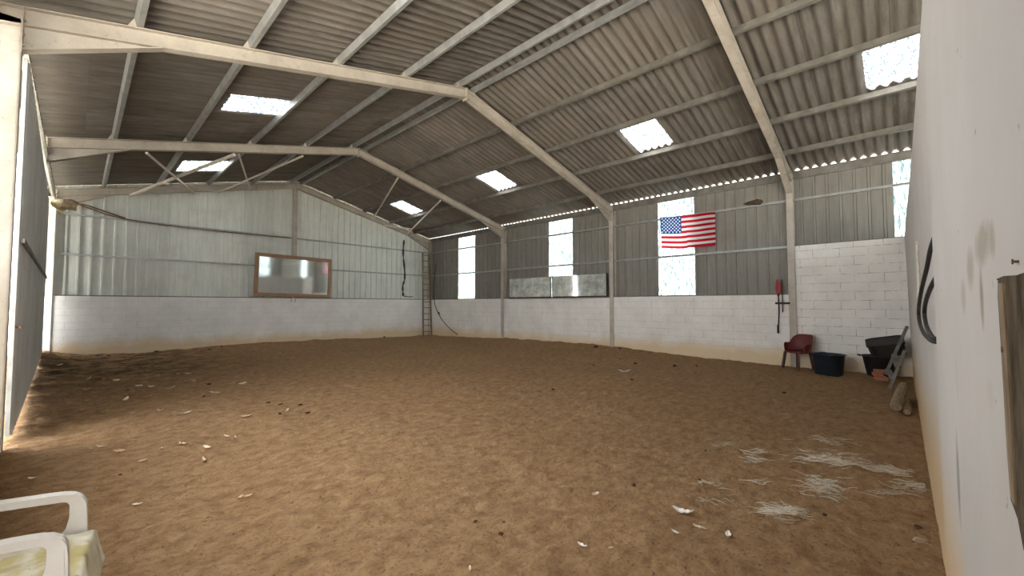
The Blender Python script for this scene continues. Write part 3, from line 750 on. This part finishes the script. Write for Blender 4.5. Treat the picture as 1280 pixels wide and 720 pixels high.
bm = BM(); box(bm, 11.84, 11.87, pt(988, 379).y, pt(969.5, 379).y, 1.515, 1.565); bevel(bm, .006, 1); obj('blade_bar', bm, M['black_tub'], o)
bm = BM(); yy = pt(978.5, 388).y; tube(bm, [(11.88, yy, 1.32), (11.88, yy, 1.60), (11.93, yy + .01, 2.12)], .012, 8); obj('handle', bm, M['cable'], o)

# black hose coil on the partition
def hose_pt(u, v, X): 
    p = on(u, v, 'X', X); p.y = max(p.y, yf_(p.x, p.z) + .011); return p
o = empty('hose', (3.3, -.12, 1.7), 'black rubber hose hanging in loops on the white partition wall', 'hose')
l1 = [(1180, 278, 2.88), (1169, 294, 2.92), (1163, 312, 3.05), (1158.5, 335, 3.2), (1152, 362, 3.5), (1148.5, 385, 3.8), (1149.5, 402, 3.8), (1154, 415, 3.5), (1160, 422.5, 3.2), (1167, 427, 2.98), (1180, 428, 2.88)]
l2 = [(1182, 330, 2.88), (1171, 345, 2.93), (1164.5, 357, 3.05), (1158, 374, 3.3), (1155.5, 390, 3.5), (1157.5, 405, 3.4), (1162, 416, 3.15), (1168, 423, 2.95), (1180, 423, 2.88)]
for k, l in enumerate((l1, l2)):
    bm = BM(); tube(bm, spline([hose_pt(*p) for p in l], 8), .0105, 10); obj('loop', bm, M['rubber'], o, True)
hk = on(1163.5, 309, 'X', 3.02); bm = BM(); tube(bm, [(3.02, -.150, hk.z + .01), (3.02, -.118, hk.z + .008), (3.02, -.116, hk.z + .02)], .004, 8); obj('hook', bm, M['rust'], o)
bm = BM(); tube(bm, spline([on(1146.5, 306, 'X', 4.6), on(1147.3, 330, 'X', 4.6), on(1147.8, 345, 'X', 4.6), on(1149, 372, 'X', 4.6)], 4), .009, 8)
bmx = tube(bm, [on(1146.3, 306, 'X', 4.6) + Vector((0, 0, .01)), on(1146.3, 301, 'X', 4.6)], .012, 8)
w = tag(obj('wall_pipe', bm, M['cream_steel']), 'short pale upright pipe fixed to the partition left of the hose', 'pipe')

# old plank on the near wall end
def wp(u, v, y): p = on(u, v, 'Y', y); return (p.x, p.z)
yb_ = -.088
o_ = [wp(1243, 349, yb_), wp(1247, 352, yb_), wp(1247, 372, yb_), wp(1253, 470, yb_), wp(1258, 560, yb_), wp(1263, 625, yb_), wp(1272, 650, yb_), wp(1279, 688, yb_), (.40, wp(1279, 688, yb_)[1] - .02), (.40, wp(1268, 344, yb_)[1] + .005), wp(1268, 344, yb_), wp(1252, 345, yb_)]
bm = BM(); prism(bm, o_, 'y', -.1165, -.088); bevel(bm, .0015, 1)
pl = empty('wooden_board', (.6, -.1, 1.1), 'weathered rough wooden board fixed to the near white wall at the right edge', 'board')
obj('plank', bm, M['old_wood'], pl)
yf = -.086
bm = BM(); prism(bm, [wp(1247.5, 354, yf), wp(1248, 372, yf), wp(1253.5, 470, yf), wp(1258.5, 560, yf), wp(1263.5, 622, yf), wp(1268, 632, yf), wp(1265, 560, yf), wp(1260, 470, yf), wp(1254, 372, yf), wp(1253, 354, yf)], 'y', -.0882, yf); obj('lit_edge', bm, M['pale_wood'], pl)  # pale strip laid on the front in place of the lit side face
b_ = on(1252, 437, 'Y', -.085); bm = BM(); tube(bm, [(b_.x, -.088, b_.z), (b_.x, -.0845, b_.z)], .0035, 8); obj('bolt', bm, M['rust'], pl)
b_ = on(1268, 327, 'Y', -.113); bm = BM(); tube(bm, [(b_.x, -.118, b_.z), (b_.x, -.112, b_.z)], .0018, 8); tube(bm, [(b_.x, -.112, b_.z), (b_.x, -.1105, b_.z)], .0038, 8)
tag(obj('nail', bm, M['rust']), 'small rusty nail in the white wall just above the weathered board', 'nail')

# ------------------------------------------------------------------ plastic chairs
def arc(cx, cz, r, a0, a1, n=6): return [(cx + r * math.cos(R(a0 + (a1 - a0) * k / n)), cz + r * math.sin(R(a0 + (a1 - a0) * k / n))) for k in range(n + 1)]
def monobloc(root, m, sx=1.0, sz=1.0):
    """moulded plastic armchair facing +x, origin on the floor under the seat centre"""
    def part(name, bm, smooth=False):
        o = obj(name, bm, m, None, smooth); o.parent = root; return o
    W = .235
    # seat shell with rolled front
    bm = BM(); nx_, ny_ = 14, 12; g = []
    for i_ in range(nx_ + 1):
        x = -.22 + .46 * i_ / nx_; row = []
        for j in range(ny_ + 1):
            y = -W + 2 * W * j / ny_; e = abs(y) / W
            z = .415 + .012 * e ** 3 - .012 * math.sin(math.pi * i_ / nx_) - (max(0, x - .18) / .06) ** 2 * .03
            row.append(bm.verts.new((x, y, z)))
        g.append(row)
    for i_ in range(nx_):
        for j in range(ny_): bm.faces.new((g[i_][j], g[i_ + 1][j], g[i_ + 1][j + 1], g[i_][j + 1]))
    r = bmesh.ops.extrude_face_region(bm, geom=list(bm.faces)); 
    for v in [x for x in r['geom'] if isinstance(x, bmesh.types.BMVert)]: v.co.z -= .018
    bmesh.ops.recalc_face_normals(bm, faces=bm.faces)
    part('seat', bm, True)
    # backrest: outer hoop, three slats
    bm = BM()
    def bk(y, z): return (-.22 - .22 * (z - .40) - .25 * (y * y) * -1 * .6, y, z)
    hoop = [bk(-.20, .42), bk(-.225, .58), bk(-.225, .74), bk(-.19, .82), bk(-.10, .855), bk(0, .865), bk(.10, .855), bk(.19, .82), bk(.225, .74), bk(.225, .58), bk(.20, .42)]
    sp = spline(hoop, 5)
    for a, b in zip(sp, sp[1:]): bar(bm, a, b, .05, .018, (1, 0, .2))
    for y in (-.125, -.062, 0, .062, .125): bar(bm, bk(y, .42), bk(y, .85), .038, .010, (1, 0, .2))
    bar(bm, bk(-.2, .46), bk(.2, .46), .02, .06, (0, 0, 1))
    part('backrest', bm)
    for s in (-1, 1):
        # armrest with moulded front upright and gusset
        yo = s * (W - .01)
        outer = [(-.30, .672), (-.10, .668), (.13, .650)] + arc(.165, .600, .045, 80, 0, 6) + [(.212, .52), (.215, .40), (.215, .385)]
        inner = [(.02, .385), (.06, .405), (.115, .44), (.150, .49), (.160, .54)] + arc(.135, .590, .025, 0, 85, 4) + [(-.05, .632), (-.30, .636)]
        bm = BM(); prism(bm, outer + inner, 'y', yo - .011, yo + .011)
        bmesh.ops.bevel(bm, geom=[e for e in bm.edges if abs(e.verts[0].co.y - e.verts[1].co.y) < .0001], offset=.004, segments=2, affect='EDGES')
        top = [(-.30, .674), (-.10, .670), (.10, .655), (.14, .650), (.175, .640), (.197, .625), (.210, .600), (.214, .56), (.217, .48), (.219, .40)]
        for k in range(len(top) - 1):
            w_ = .05 if k < 4 else .05 - .003 * (k - 3)
            bar(bm, (top[k][0], yo, top[k][1]), (top[k + 1][0], yo, top[k + 1][1]), w_, .007, (0, 0, 1) if k < 5 else (1, 0, .3))
        part('armrest', bm)
        for fx, tx, z_ in ((.19, .245, .40), (-.21, -.30, .41)):
            bm = BM(); a = Vector((fx, s * (W - .025), z_)); b = Vector((tx, s * (W + .02), 0))
            dn = (b - a); mid = [a, a + dn * .5, b]
            for off in ((0, 0), ):
                for p_, q_, w1, w2 in ((a, b, .055, .038),):
                    vs = []
                    for P_, w_ in ((p_, w1), (q_, w2)):
                        for dx, dy in ((-w_ / 2, -.004), (w_ / 2, -.004), (w_ / 2, .004), (-w_ / 2, .004)): vs.append(bm.verts.new((P_.x + dx, P_.y + dy, P_.z)))
                    for f in ((3, 2, 1, 0), (4, 5, 6, 7), (0, 1, 5, 4), (1, 2, 6, 5), (2, 3, 7, 6), (3, 0, 4, 7)): bm.faces.new([vs[q_i] for q_i in f])
                    vs = []
                    sx_ = .5 * (1 if fx > 0 else -1)
                    for P_, w_ in ((p_, w1), (q_, w2)):
                        for dx, dy in ((-.004, -.045 * s), (.004, -.045 * s), (.004, 0), (-.004, 0)): vs.append(bm.verts.new((P_.x + sx_ * w_ + dx, P_.y + dy * w_ / .055, P_.z)))
                    for f in ((3, 2, 1, 0), (4, 5, 6, 7), (0, 1, 5, 4), (1, 2, 6, 5), (2, 3, 7, 6), (3, 0, 4, 7)): bm.faces.new([vs[q_i] for q_i in f])
            bmesh.ops.recalc_face_normals(bm, faces=bm.faces)
            part('leg', bm)
ch = empty('plastic_chair', (0, 0, 0), 'white moulded plastic garden armchair cut off at the lower left corner', 'chair')
monobloc(ch, M['white_plastic'])
CH = Matrix.Translation((-.185, 2.61, gz(-.1, 2.6) + .0)) @ Matrix.Rotation(R(-7), 4, 'Z')
ch.matrix_basis = CH
# stained cushion on the seat
bm = BM(); g = []; n1, n2 = 44, 40
for i_ in range(n1 + 1):
    row = []
    for j in range(n2 + 1):
        s_ = i_ / n1; t = j / n2
        x = -.20 + .54 * s_; y = -.195 + .39 * t
        z = .458 + .045 * math.sin(math.pi * min(1, s_ * 1.05)) ** .5 * math.sin(math.pi * t) ** .35
        drop = max(0, x - .25)
        if drop > 0: z -= drop * 1.6; x = .25 + drop * .40
        wv = float(vn(np.array(s_ * 5.0), np.array(t * 16 + s_ * 2), 4)) - .5; wv2 = float(vn(np.array(s_ * 14.), np.array(t * 22.), 9)) - .5
        z += .026 * wv + .012 * wv2; x += .012 * wv * (s_ > .8)
        row.append(bm.verts.new((x, y, max(z, .432 if x < .24 else 0))))
    g.append(row)
for i_ in range(n1):
    for j in range(n2): bm.faces.new((g[i_][j], g[i_ + 1][j], g[i_ + 1][j + 1], g[i_][j + 1]))
cu = obj('seat_cushion', bm, M['cloth'], None, True); cu.matrix_basis = CH
sol = cu.modifiers.new('thickness', 'SOLIDIFY'); sol.thickness = .012; sol.offset = -1
tag(cu, 'crumpled cream and yellow stained cushion lying on the white plastic chair', 'cushion')

rc = empty('plastic_chair', (11.42, 1.74, gz(11.42, 1.74)), 'dirty red plastic tub chair with brown legs behind the dark blue tub', 'chair')
def tub_chair(root, m, ml):
    def part(name, bm, m_, smooth=False):
        o = obj(name, bm, m_, None, smooth); o.parent = root; return o
    bm = BM(); g = []; n_ = 28
    for k in range(n_ + 1):                                   # back and sides in one wrapped shell
        t = k / n_ * 2 - 1; a = R(180) + t * R(118); rx, ry = .25, .24
        x, y = rx * math.cos(a), ry * math.sin(a)
        top = .60 + .20 * max(0, 1 - (abs(t) / .62) ** 4) if abs(t) < .62 else .60 + .03 * (abs(t) - .62)
        if abs(t) > .9: top -= (abs(t) - .9) * .9
        row = []
        for q_ in range(6):
            z = .40 + (top - .40) * q_ / 5; e = 1 + .22 * (z - .4) / .4
            row.append(bm.verts.new((x * e, y * e, z)))
        g.append(row)
    for a_, b_ in zip(g, g[1:]):
        for q_ in range(5): bm.faces.new((a_[q_], a_[q_ + 1], b_[q_ + 1], b_[q_]))
    o = part('backrest', bm, m, True); sd = o.modifiers.new('t', 'SOLIDIFY'); sd.thickness = .012
    bm = BM(); lathe(bm, [(.20, .385), (.245, .39), (.255, .405), (.24, .415), (.10, .40)], 28); part('seat', bm, m, True)
    for sx, sy in ((1, 1), (1, -1), (-1, 1), (-1, -1)):
        bm = BM(); a_ = Vector((sx * .17, sy * .17, .40)); b_ = Vector((sx * .22, sy * .21, 0))
        bar(bm, a_, b_, .048, .010, (1, 0, 0), 0, sx * .015); bar(bm, a_, b_, .010, .045, (1, 0, 0), .02 * sy, 0)
        part('leg', bm, ml)
tub_chair(rc, M['red_plastic'], M['brown_plastic'])
rc.matrix_basis = Matrix.Translation((11.52, 1.78, gz(11.5, 1.8))) @ Matrix.Rotation(R(150), 4, 'Z')

# ------------------------------------------------------------------ tubs in the near right corner
def tub(name, c, r0, r1, h, m, label, rot=(0, 0, 0), group=None, ears=True, squash=1.0):
    o = empty(name, c, label, 'tub', group)
    bm = BM(); t = .012
    lathe(bm, [(r0 * .6, .004), (r0, 0), (r0 + .01, .01), (r1 - .004, h - .02), (r1 + .022, h - .014), (r1 + .024, h), (r1 - t, h), (r1 - t - .006, h - .02), (r0 - t, .02), (r0 * .5, .016)], 40, (0, 0, 0), squash)
    b = obj('body', bm, m, None, True); b.parent = o
    if ears:
        for s in (-1, 1):
            bm = BM(); pts = [(s * (r1 + .015), -.08, h - .02), (s * (r1 + .055), -.06, h - .005), (s * (r1 + .07), 0, h), (s * (r1 + .055), .06, h - .005), (s * (r1 + .015), .08, h - .02)]
            tube(bm, spline(pts, 4), .011, 6); e = obj('handle', bm, m, None, True); e.parent = o
    o.rotation_euler = rot; return o
tub('round_tub', (11.28, 1.19, gz(11.3, 1.2) - .01), .235, .29, .46, M['blue_tub'], 'big round dark blue rubber tub beside the red chair', (0, 0, .4))
tub('round_tub', (11.60, .36, gz(11.6, .3) - .01), .20, .29, .46, M['black_tub'], 'black rubber tub against the corner, under the tilted tub', (0, 0, 1.6))
o = empty('storage_bin', (11.35, .20, .46), 'grey green plastic bin with dark open top, tilted on top of the black tub', 'bin')
def loop_box(bm, rects):
    rings = [[bm.verts.new((sx * a, sy * b, z)) for sx, sy in ((1, .75), (1, -.75), (.8, -1), (-.8, -1), (-1, -.75), (-1, .75), (-.8, 1), (.8, 1))] for a, b, z in rects]
    for p_, q_ in zip(rings, rings[1:]):
        for k in range(8): bm.faces.new((p_[k], p_[(k + 1) % 8], q_[(k + 1) % 8], q_[k]))
    bm.faces.new(rings[0][::-1]); bm.faces.new(rings[-1])
bm = BM(); loop_box(bm, [(.13, .24, 0), (.15, .26, .01), (.17, .285, .27), (.185, .30, .275), (.185, .30, .30), (.165, .28, .30), (.15, .265, .03)])
b = obj('body', bm, M['green_tub']); b.parent = o
bm = BM(); loop_box(bm, [(.162, .277, .20), (.163, .278, .285)]); b = obj('contents', bm, M['black_tub']); b.parent = o
o.rotation_euler = (R(-13), R(-24), R(6)); o.location = (11.45, .22, .50)
# step ladder leaning at the partition
o = empty('step_ladder', (9.3, .1, 0), 'dusty aluminium step ladder leaning at the partition in front of the tubs', 'ladder')
def P3(u, v, X): return on(u, v, 'X', X)
la, lb = P3(1134, 408, 10.3), P3(1107, 468, 9.7); ra, rb = P3(1131, 438, 9.7), P3(1112, 486, 9.4)
for a, b in ((la, lb), (ra, rb)):
    bm = BM(); bar(bm, a, b, .028, .045, (0, 1, 0)); obj('side_rail', bm, M['alu'], o)
for t in (.5, .8):
    bm = BM(); bar(bm, la.lerp(lb, t + .1), ra.lerp(rb, t - .05), .08, .025, (0, 0, 1)); obj('tread', bm, M['alu'], o)
# bricks, boards, logs
def brick(u, v, X, rz, ry, label):
    p = on(u, v, 'X', X); bm = BM(); box(bm, -.11, .11, -.055, .055, -.03, .03); bevel(bm, .005, 1)
    b = obj('brick', bm, M['brick']); b.location = (p.x, p.y, max(p.z, gz(p.x, p.y) + .035)); b.rotation_euler = (0, R(ry), R(rz)); tag(b, label, 'brick', 'red bricks by the step ladder')
brick(1097, 468, 10.6, 20, 0, 'red brick lying flat in front of the black tub')
brick(1103, 473, 10.3, 70, 0, 'red brick lying closest to the step ladder foot')
brick(1101, 464, 10.9, 100, 0, 'red brick pushed against the black tub base')
a, b = on(1074, 463, 'Z', .05), on(1106, 472, 'Z', .03)
bm = BM(); bar(bm, a, b, .07, .025, (0, 0, 1)); tag(obj('batten', bm, M['white_plastic']), 'pale narrow batten lying on the ground before the black tub', 'batten')
a, b = on(1066, 462, 'Z', .03), on(1100, 466, 'Z', .03)
bm = BM(); bar(bm, a, b, .03, .02, (0, 0, 1)); tag(obj('stick', bm, M['ladder_wood']), 'thin stick on the ground along the wall behind the pale batten', 'stick')
def log(p, q, r, label, sd):
    bm = BM(); rnd = random.Random(sd); p, q = Vector(p), Vector(q); pts = [p.lerp(q, k / 6) + Vector((rnd.uniform(-.01, .01), 0, rnd.uniform(-.008, .008))) for k in range(7)]
    tube(bm, pts, [r * rnd.uniform(.9, 1.08) for _ in range(7)], 11); tag(obj('log', bm, M['pale_wood'], None, False), label, 'log', 'logs at the foot of the partition')
def gp(u, v, h): p = on(u, v, 'Z', h); return p
log(on(1120, 508, 'Z', .066), on(1130, 482, 'X', 9.0), .066, 'thick pale log with its cut end towards the camera', 1)
log(on(1134, 516, 'Z', .05), on(1136, 500, 'X', 8.9), .034, 'short thin log between the thick log and the wall', 2)

# ------------------------------------------------------------------ litter on the sand
def leaf(u, v, size, m, label, grp, seed, cat='leaf', name='dry_leaf'):
    p = on(u, v, 'Z', 0.0); rnd = random.Random(seed); bm = BM(); n_ = 9
    L_ = size * 1.25; W_ = size * rnd.uniform(.35, .6); cu_ = rnd.uniform(.15, .45)
    rows = []
    for k in range(n_):
        t = k / (n_ - 1); w_ = W_ * math.sin(math.pi * min(.97, max(.04, t))) ** .7 / 2
        x = (t - .5) * L_; z = cu_ * L_ * (t - .5) ** 2 * 2 + .006
        rows.append([bm.verts.new((x, -w_, z + w_ * rnd.uniform(.3, .8))), bm.verts.new((x, 0, z)), bm.verts.new((x, w_, z + w_ * rnd.uniform(.3, .8)))])
    for a, b in zip(rows, rows[1:]):
        for k in range(2): bm.faces.new((a[k], a[k + 1], b[k + 1], b[k]))
    r = bmesh.ops.extrude_face_region(bm, geom=list(bm.faces))
    for vv in [x for x in r['geom'] if isinstance(x, bmesh.types.BMVert)]: vv.co.z -= .004
    bmesh.ops.recalc_face_normals(bm, faces=bm.faces)
    o = obj(name, bm, m); o.location = (p.x, p.y, gz(p.x, p.y) + .004); o.rotation_euler = (rnd.uniform(-.3, .3), rnd.uniform(-.2, .2), rnd.uniform(0, 6.28))
    tag(o, label, cat, grp)
near_leaves = [(126, 559), (117, 561), (148, 563), (203, 561), (224, 557), (231, 557), (259, 560), (179, 577), (255, 577), (172, 628), (300, 619), (308, 618), (40, 597), (284, 543), (293, 548)]
for k, (u, v) in enumerate(near_leaves):
    leaf(u, v, .075 if v < 600 else .06, M['leaf'] if k % 3 else M['leaf_pale'], 'small curled dry leaf on the sand in the left foreground', 'dry leaves in the left foreground', k)
far_leaves = [(111, 477), (130, 476), (174, 484), (189, 484), (197, 472), (213, 485), (146, 478), (188, 494), (169, 517), (200, 515), (232, 517), (309, 523), (303, 480), (222, 469), (234, 469), (290, 478), (74, 461), (107, 488), (157, 500), (242, 477), (268, 490)]
for k, (u, v) in enumerate(far_leaves):
    leaf(u, v, .13, M['leaf'] if k % 2 else M['leaf_pale'], 'dry leaf on the sand in the left middle of the hall', 'dry leaves scattered near the metal door', 50 + k)
for k, (u, v, s_, lab) in enumerate([(728, 680, .07, 'white bent scrap on the sand at bottom centre'), (763, 684, .03, 'tiny white scrap just right of the bent white scrap'), (844, 664, .045, 'round pale scrap on the sand, nearest of those left of the straw'),
                                    (874, 657, .07, 'pale scrap right of the round one'), (910, 672, .06, 'flat pale scrap below the straw clumps'), (744, 617, .06, 'thin curved white scrap in the middle foreground'), (781, 465.5, .22, 'long white scrap in the middle of the hall'),
                                    (359, 515, .09, 'white crumb on the sand in the centre left'), (855, 640, .13, 'long pale sliver on the sand left of the straw'), (587, 711, .04, 'small pale crumb at the very bottom of the view')]):
    leaf(u, v, s_, M['leaf_pale'] if k % 2 else M['white_plastic'], lab, 'pale scraps on the sand', 100 + k, 'scrap', 'pale_scrap')
clods = [(121, 447, .06), (136, 447, .07), (172, 427, .09), (277, 437, .07), (262, 439, .07), (181, 464, .04), (190, 458, .04), (262, 480, .07), (159, 488, .04), (255, 494, .04), (351, 505, .05), (375, 506, .05), (335, 504, .05), (350, 519, .04), (384, 515, .05), (480, 423, .09), (794, 454, .08), (843, 458, .09), (742, 455, .06), (691, 486, .05), (790, 475, .06), (775, 449, .05), (871, 457, .06), (792, 605, .035), (874, 600, .03), (882, 562, .03), (148, 563, .03), (150, 590, .02), (254, 575, .03), (594, 648, .022), (626, 667, .03), (630, 650, .022), (1031, 646, .03), (1147, 663, .035), (980, 490, .05), (745, 430, .13), (775, 431, .08)]
for k, (u, v, s_) in enumerate(clods):
    p = on(u, v, 'X', 11.75) if (v < 432 and u > 700) else on(u, v, 'Z', 0)
    blob('soil_clod', (p.x, min(p.y, 16.8), gz(p.x, p.y) + s_ * .15), s_ * .55, M['clod'], 'dark soil clod lying on the riding surface', 'clod', (1.3, 1, .55), .5, 200 + k, 'dark clods on the riding surface', 1)

def straw(u0, v0, w, h, n_, label, seed):
    rnd = random.Random(seed); bm = BM(); base = on(u0, v0, 'Z', 0)
    for _ in range(int(n_ * 1.5)):
        ru, rv = rnd.gauss(0, .24), rnd.gauss(0, .24)
        p = on(u0 + ru * w, v0 + rv * h + ru * h * .3, 'Z', 0); a = rnd.gauss(.0, .55) - R(15); L_ = rnd.uniform(.04, .15)
        d = (RT * math.cos(a) + FW0 * math.sin(a)); cv = rnd.uniform(-.05, .05); pts = []
        lift = rnd.uniform(-.006, .012)
        for k in range(5):
            t = k / 4 - .5; q_ = p + d * (L_ * t) + Vector((-d.y, d.x, 0)) * (cv * (t * t - .25)); pts.append(Vector((q_.x, min(max(q_.y, -.1), 99), gz(q_.x, q_.y) + lift + .006)))
        tube(bm, pts, rnd.uniform(.0010, .0026), 4)
    o = obj('straw_clump', bm, M['straw']); tag(o, label, 'straw', 'bleached straw on the sand at right', 'stuff')
S = [(902, 553, 34, 8, 14, 'small wisp of straw, leftmost of the far straw row'), (945, 564, 36, 6, 16, 'thin straight straw wisp left of the long clump'), (944, 574, 28, 8, 18, 'small straw wisp below the thin straight one'),
     (1025, 570, 85, 18, 95, 'long loose straw clump in the middle of the straw row'), (1060, 580, 55, 12, 40, 'right tail of the long loose straw clump'), (1035, 549, 60, 10, 26, 'faint straw farthest from the camera'),
     (1110, 588, 50, 10, 60, 'dense flat straw clump nearest the partition wall'), (1137, 606, 40, 18, 38, 'scattered straw at the foot of the partition'), (1028, 608, 55, 26, 110, 'thick tangled straw clump below the long one'),
     (976, 641, 62, 18, 90, 'spiky straw clump nearest the camera'), (1110, 617, 60, 6, 12, 'thin line of straw pointing at the partition'), (890, 605, 60, 10, 8, 'few single straws left of the spiky clump'), (950, 603, 26, 6, 8, 'tiny straw wisp above the spiky clump'), (895, 624, 60, 8, 8, 'sparse straws left of the spiky clump'), (1155, 678, 40, 10, 6, 'few straws at the bottom beside the wall')]
for k, a in enumerate(S): straw(*a, 300 + k)

# ------------------------------------------------------------------ light
w = bpy.data.worlds.new('sky'); bpy.context.scene.world = w; w.use_nodes = True
bg = w.node_tree.nodes['Background']
bg.inputs[0].default_value = (.97, .985, 1.0, 1); bg.inputs[1].default_value = 2.6
su = bpy.data.lights.new('sun', 'SUN'); su.energy = 14; su.angle = R(1); su.color = (1, .95, .86)
so = bpy.data.objects.new('sun', su); C.objects.link(so); so.rotation_euler = Vector((-.34, -.40, -1)).to_track_quat('-Z', 'Y').to_euler()

sc = bpy.context.scene
sc.view_settings.view_transform = 'Standard'; sc.view_settings.look = 'None'; sc.view_settings.gamma = 1; sc.view_settings.use_curve_mapping = False
sc.view_settings.exposure = 2.05
sc.cycles.max_bounces = 12; sc.cycles.diffuse_bounces = 8; sc.cycles.glossy_bounces = 4; sc.cycles.transmission_bounces = 8
sc.cycles.use_denoising = True; sc.cycles.sample_clamp_indirect = 12
